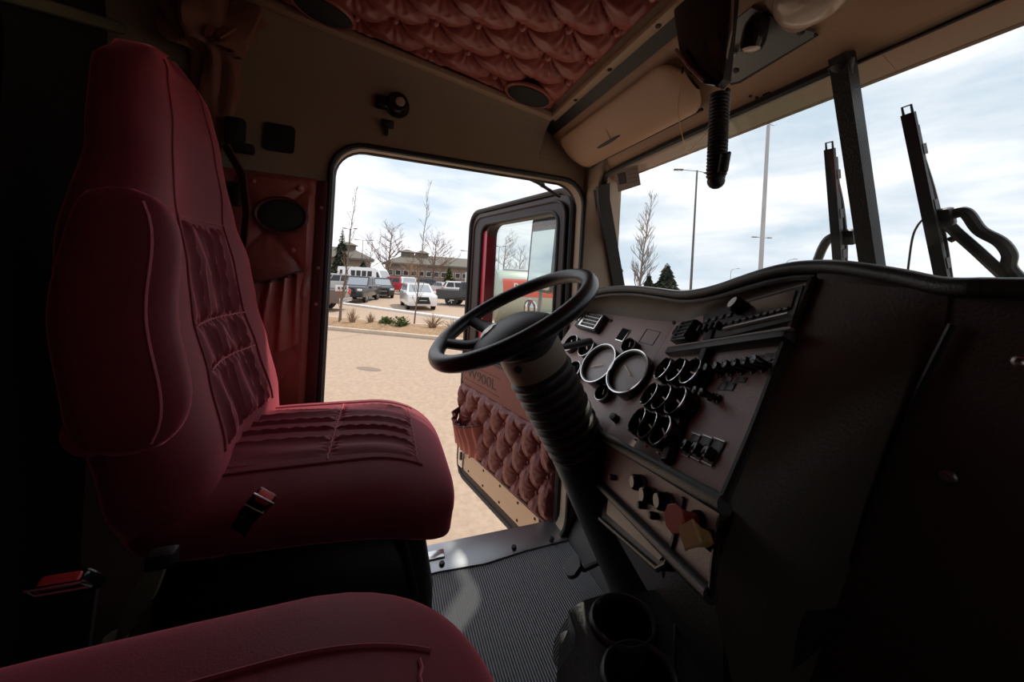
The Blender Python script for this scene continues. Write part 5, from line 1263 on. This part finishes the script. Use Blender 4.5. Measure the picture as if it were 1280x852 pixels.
# ---- lamp posts
def lamp_post(px, d, py, label, heads, r=.07, mt='pole'):
    b = gh_(px, d); H = htop(b, px+(350-py)*.054, py); t = empty('lamp_post', b, label, 'lamp post', 'lamp posts around the lot')
    B().tube([b, b+V((0, 0, H))], [r, r*.6], 8).build('pole', mt, t)
    for dx, dy_, L_ in heads:
        dv = IMR*dx+cF*dy_; e_ = b+V((0, 0, H))+V((dv.x, dv.y, .06))
        a = B().tube([b+V((0, 0, H-.05)), e_], .03, 6).build('arm', mt, t)
        B().bar(e_, e_+V((dv.x, dv.y, 0)).normalized()*L_+V((0, 0, .02)), .28, .10, bev=.02).build('lamp_head', mt, t)
        q = e_+V((dv.x, dv.y, 0)).normalized()*L_*.5
        B().box((.22, .22, .02), T(q.x, q.y, q.z-.055)).build('lamp_panel', 'lamp_glass', t)
lamp_post(434, 48, 286, 'lamp post with a flat T head near the tall spruce', ((-.5, 0, .5), (.5, 0, .5)))
lamp_post(451, 58, 300, 'lamp post with two angled heads near the tall spruce', ((-1.0, .2, .6), (1.0, .2, .6)))
lamp_post(586, 52, 314, 'lamp post with two heads beyond the black pickup', ((-.9, .2, .6), (.5, .2, .6)))
lamp_post(864, 30, 213, 'tall lamp post with two heads seen through the windshield', ((-1.1, .2, .75), (1.0, .6, .75)), .11)
lamp_post(951, 44, 297, 'short lamp post showing behind the tall grey mast', ((.7, .2, .6), (-.6, .2, .6)))
lamp_post(622, 52, 308, 'lamp post seen through the door window above the tank', ((.5, .1, .5), (-.3, .1, .5)))
b = gh_(950, 26); H = htop(b, 969, 157); ms = empty('tall_mast', b, 'tall pale grey mast seen through the windshield', 'mast')
B().tube([b, b+V((0, 0, H*.5)), b+V((0, 0, H))], [.16, .14, .11], 12).build('mast_pole', 'pole_grey', ms)
B().tube(catmull([b+V((0, 0, H)), b+V((0, 0, H+.12)), b+IMR*.35+V((0, 0, H+.02)), b+IMR*.6+V((0, 0, H+.15))], 5), .03, 6).build('mast_hook', 'pole_grey', ms)
def curved_lamp(px, d, py, label):
    b = gh_(px, d); H = htop(b, px, py); t = empty('street_lamp', b, label, 'street lamp', 'far street lamps')
    B().tube(catmull([b, b+V((0, 0, H*.8)), b+IMR*.4+V((0, 0, H*.95)), b+IMR*2.0+V((0, 0, H))], 6), .09, 6).build('pole', 'pole_grey', t)
    B().box((1.0, .35, .18), frame(b+IMR*2.2+V((0, 0, H)), IMR, cF), .04).build('lamp_head', 'pole_grey', t)
curved_lamp(982, 90, 323, 'far curved street lamp right of the tall mast')
curved_lamp(913, 110, 335, 'far curved street lamp left of the tall mast')
ep = gh_(775, 20); po = empty('exhaust_pipe', ep, 'dark upright pipe at the lower corner of the windshield', 'pipe')
zt = at(779, 337, d=20).z
B().tube(catmull([ep, ep+V((0, 0, zt-GZ-.5)), ep+V((0, 0, zt-GZ-.1)), ep+IMR*.08+V((0, 0, zt-GZ))], 4), .13, 10).build('pipe', 'pole', po)
B().lathe([(.16, 0), (.17, .05), (.16, .1)], T(*(ep+V((0, 0, zt-GZ-1)))), 12).build('pipe_clamp', 'pole_grey', po)
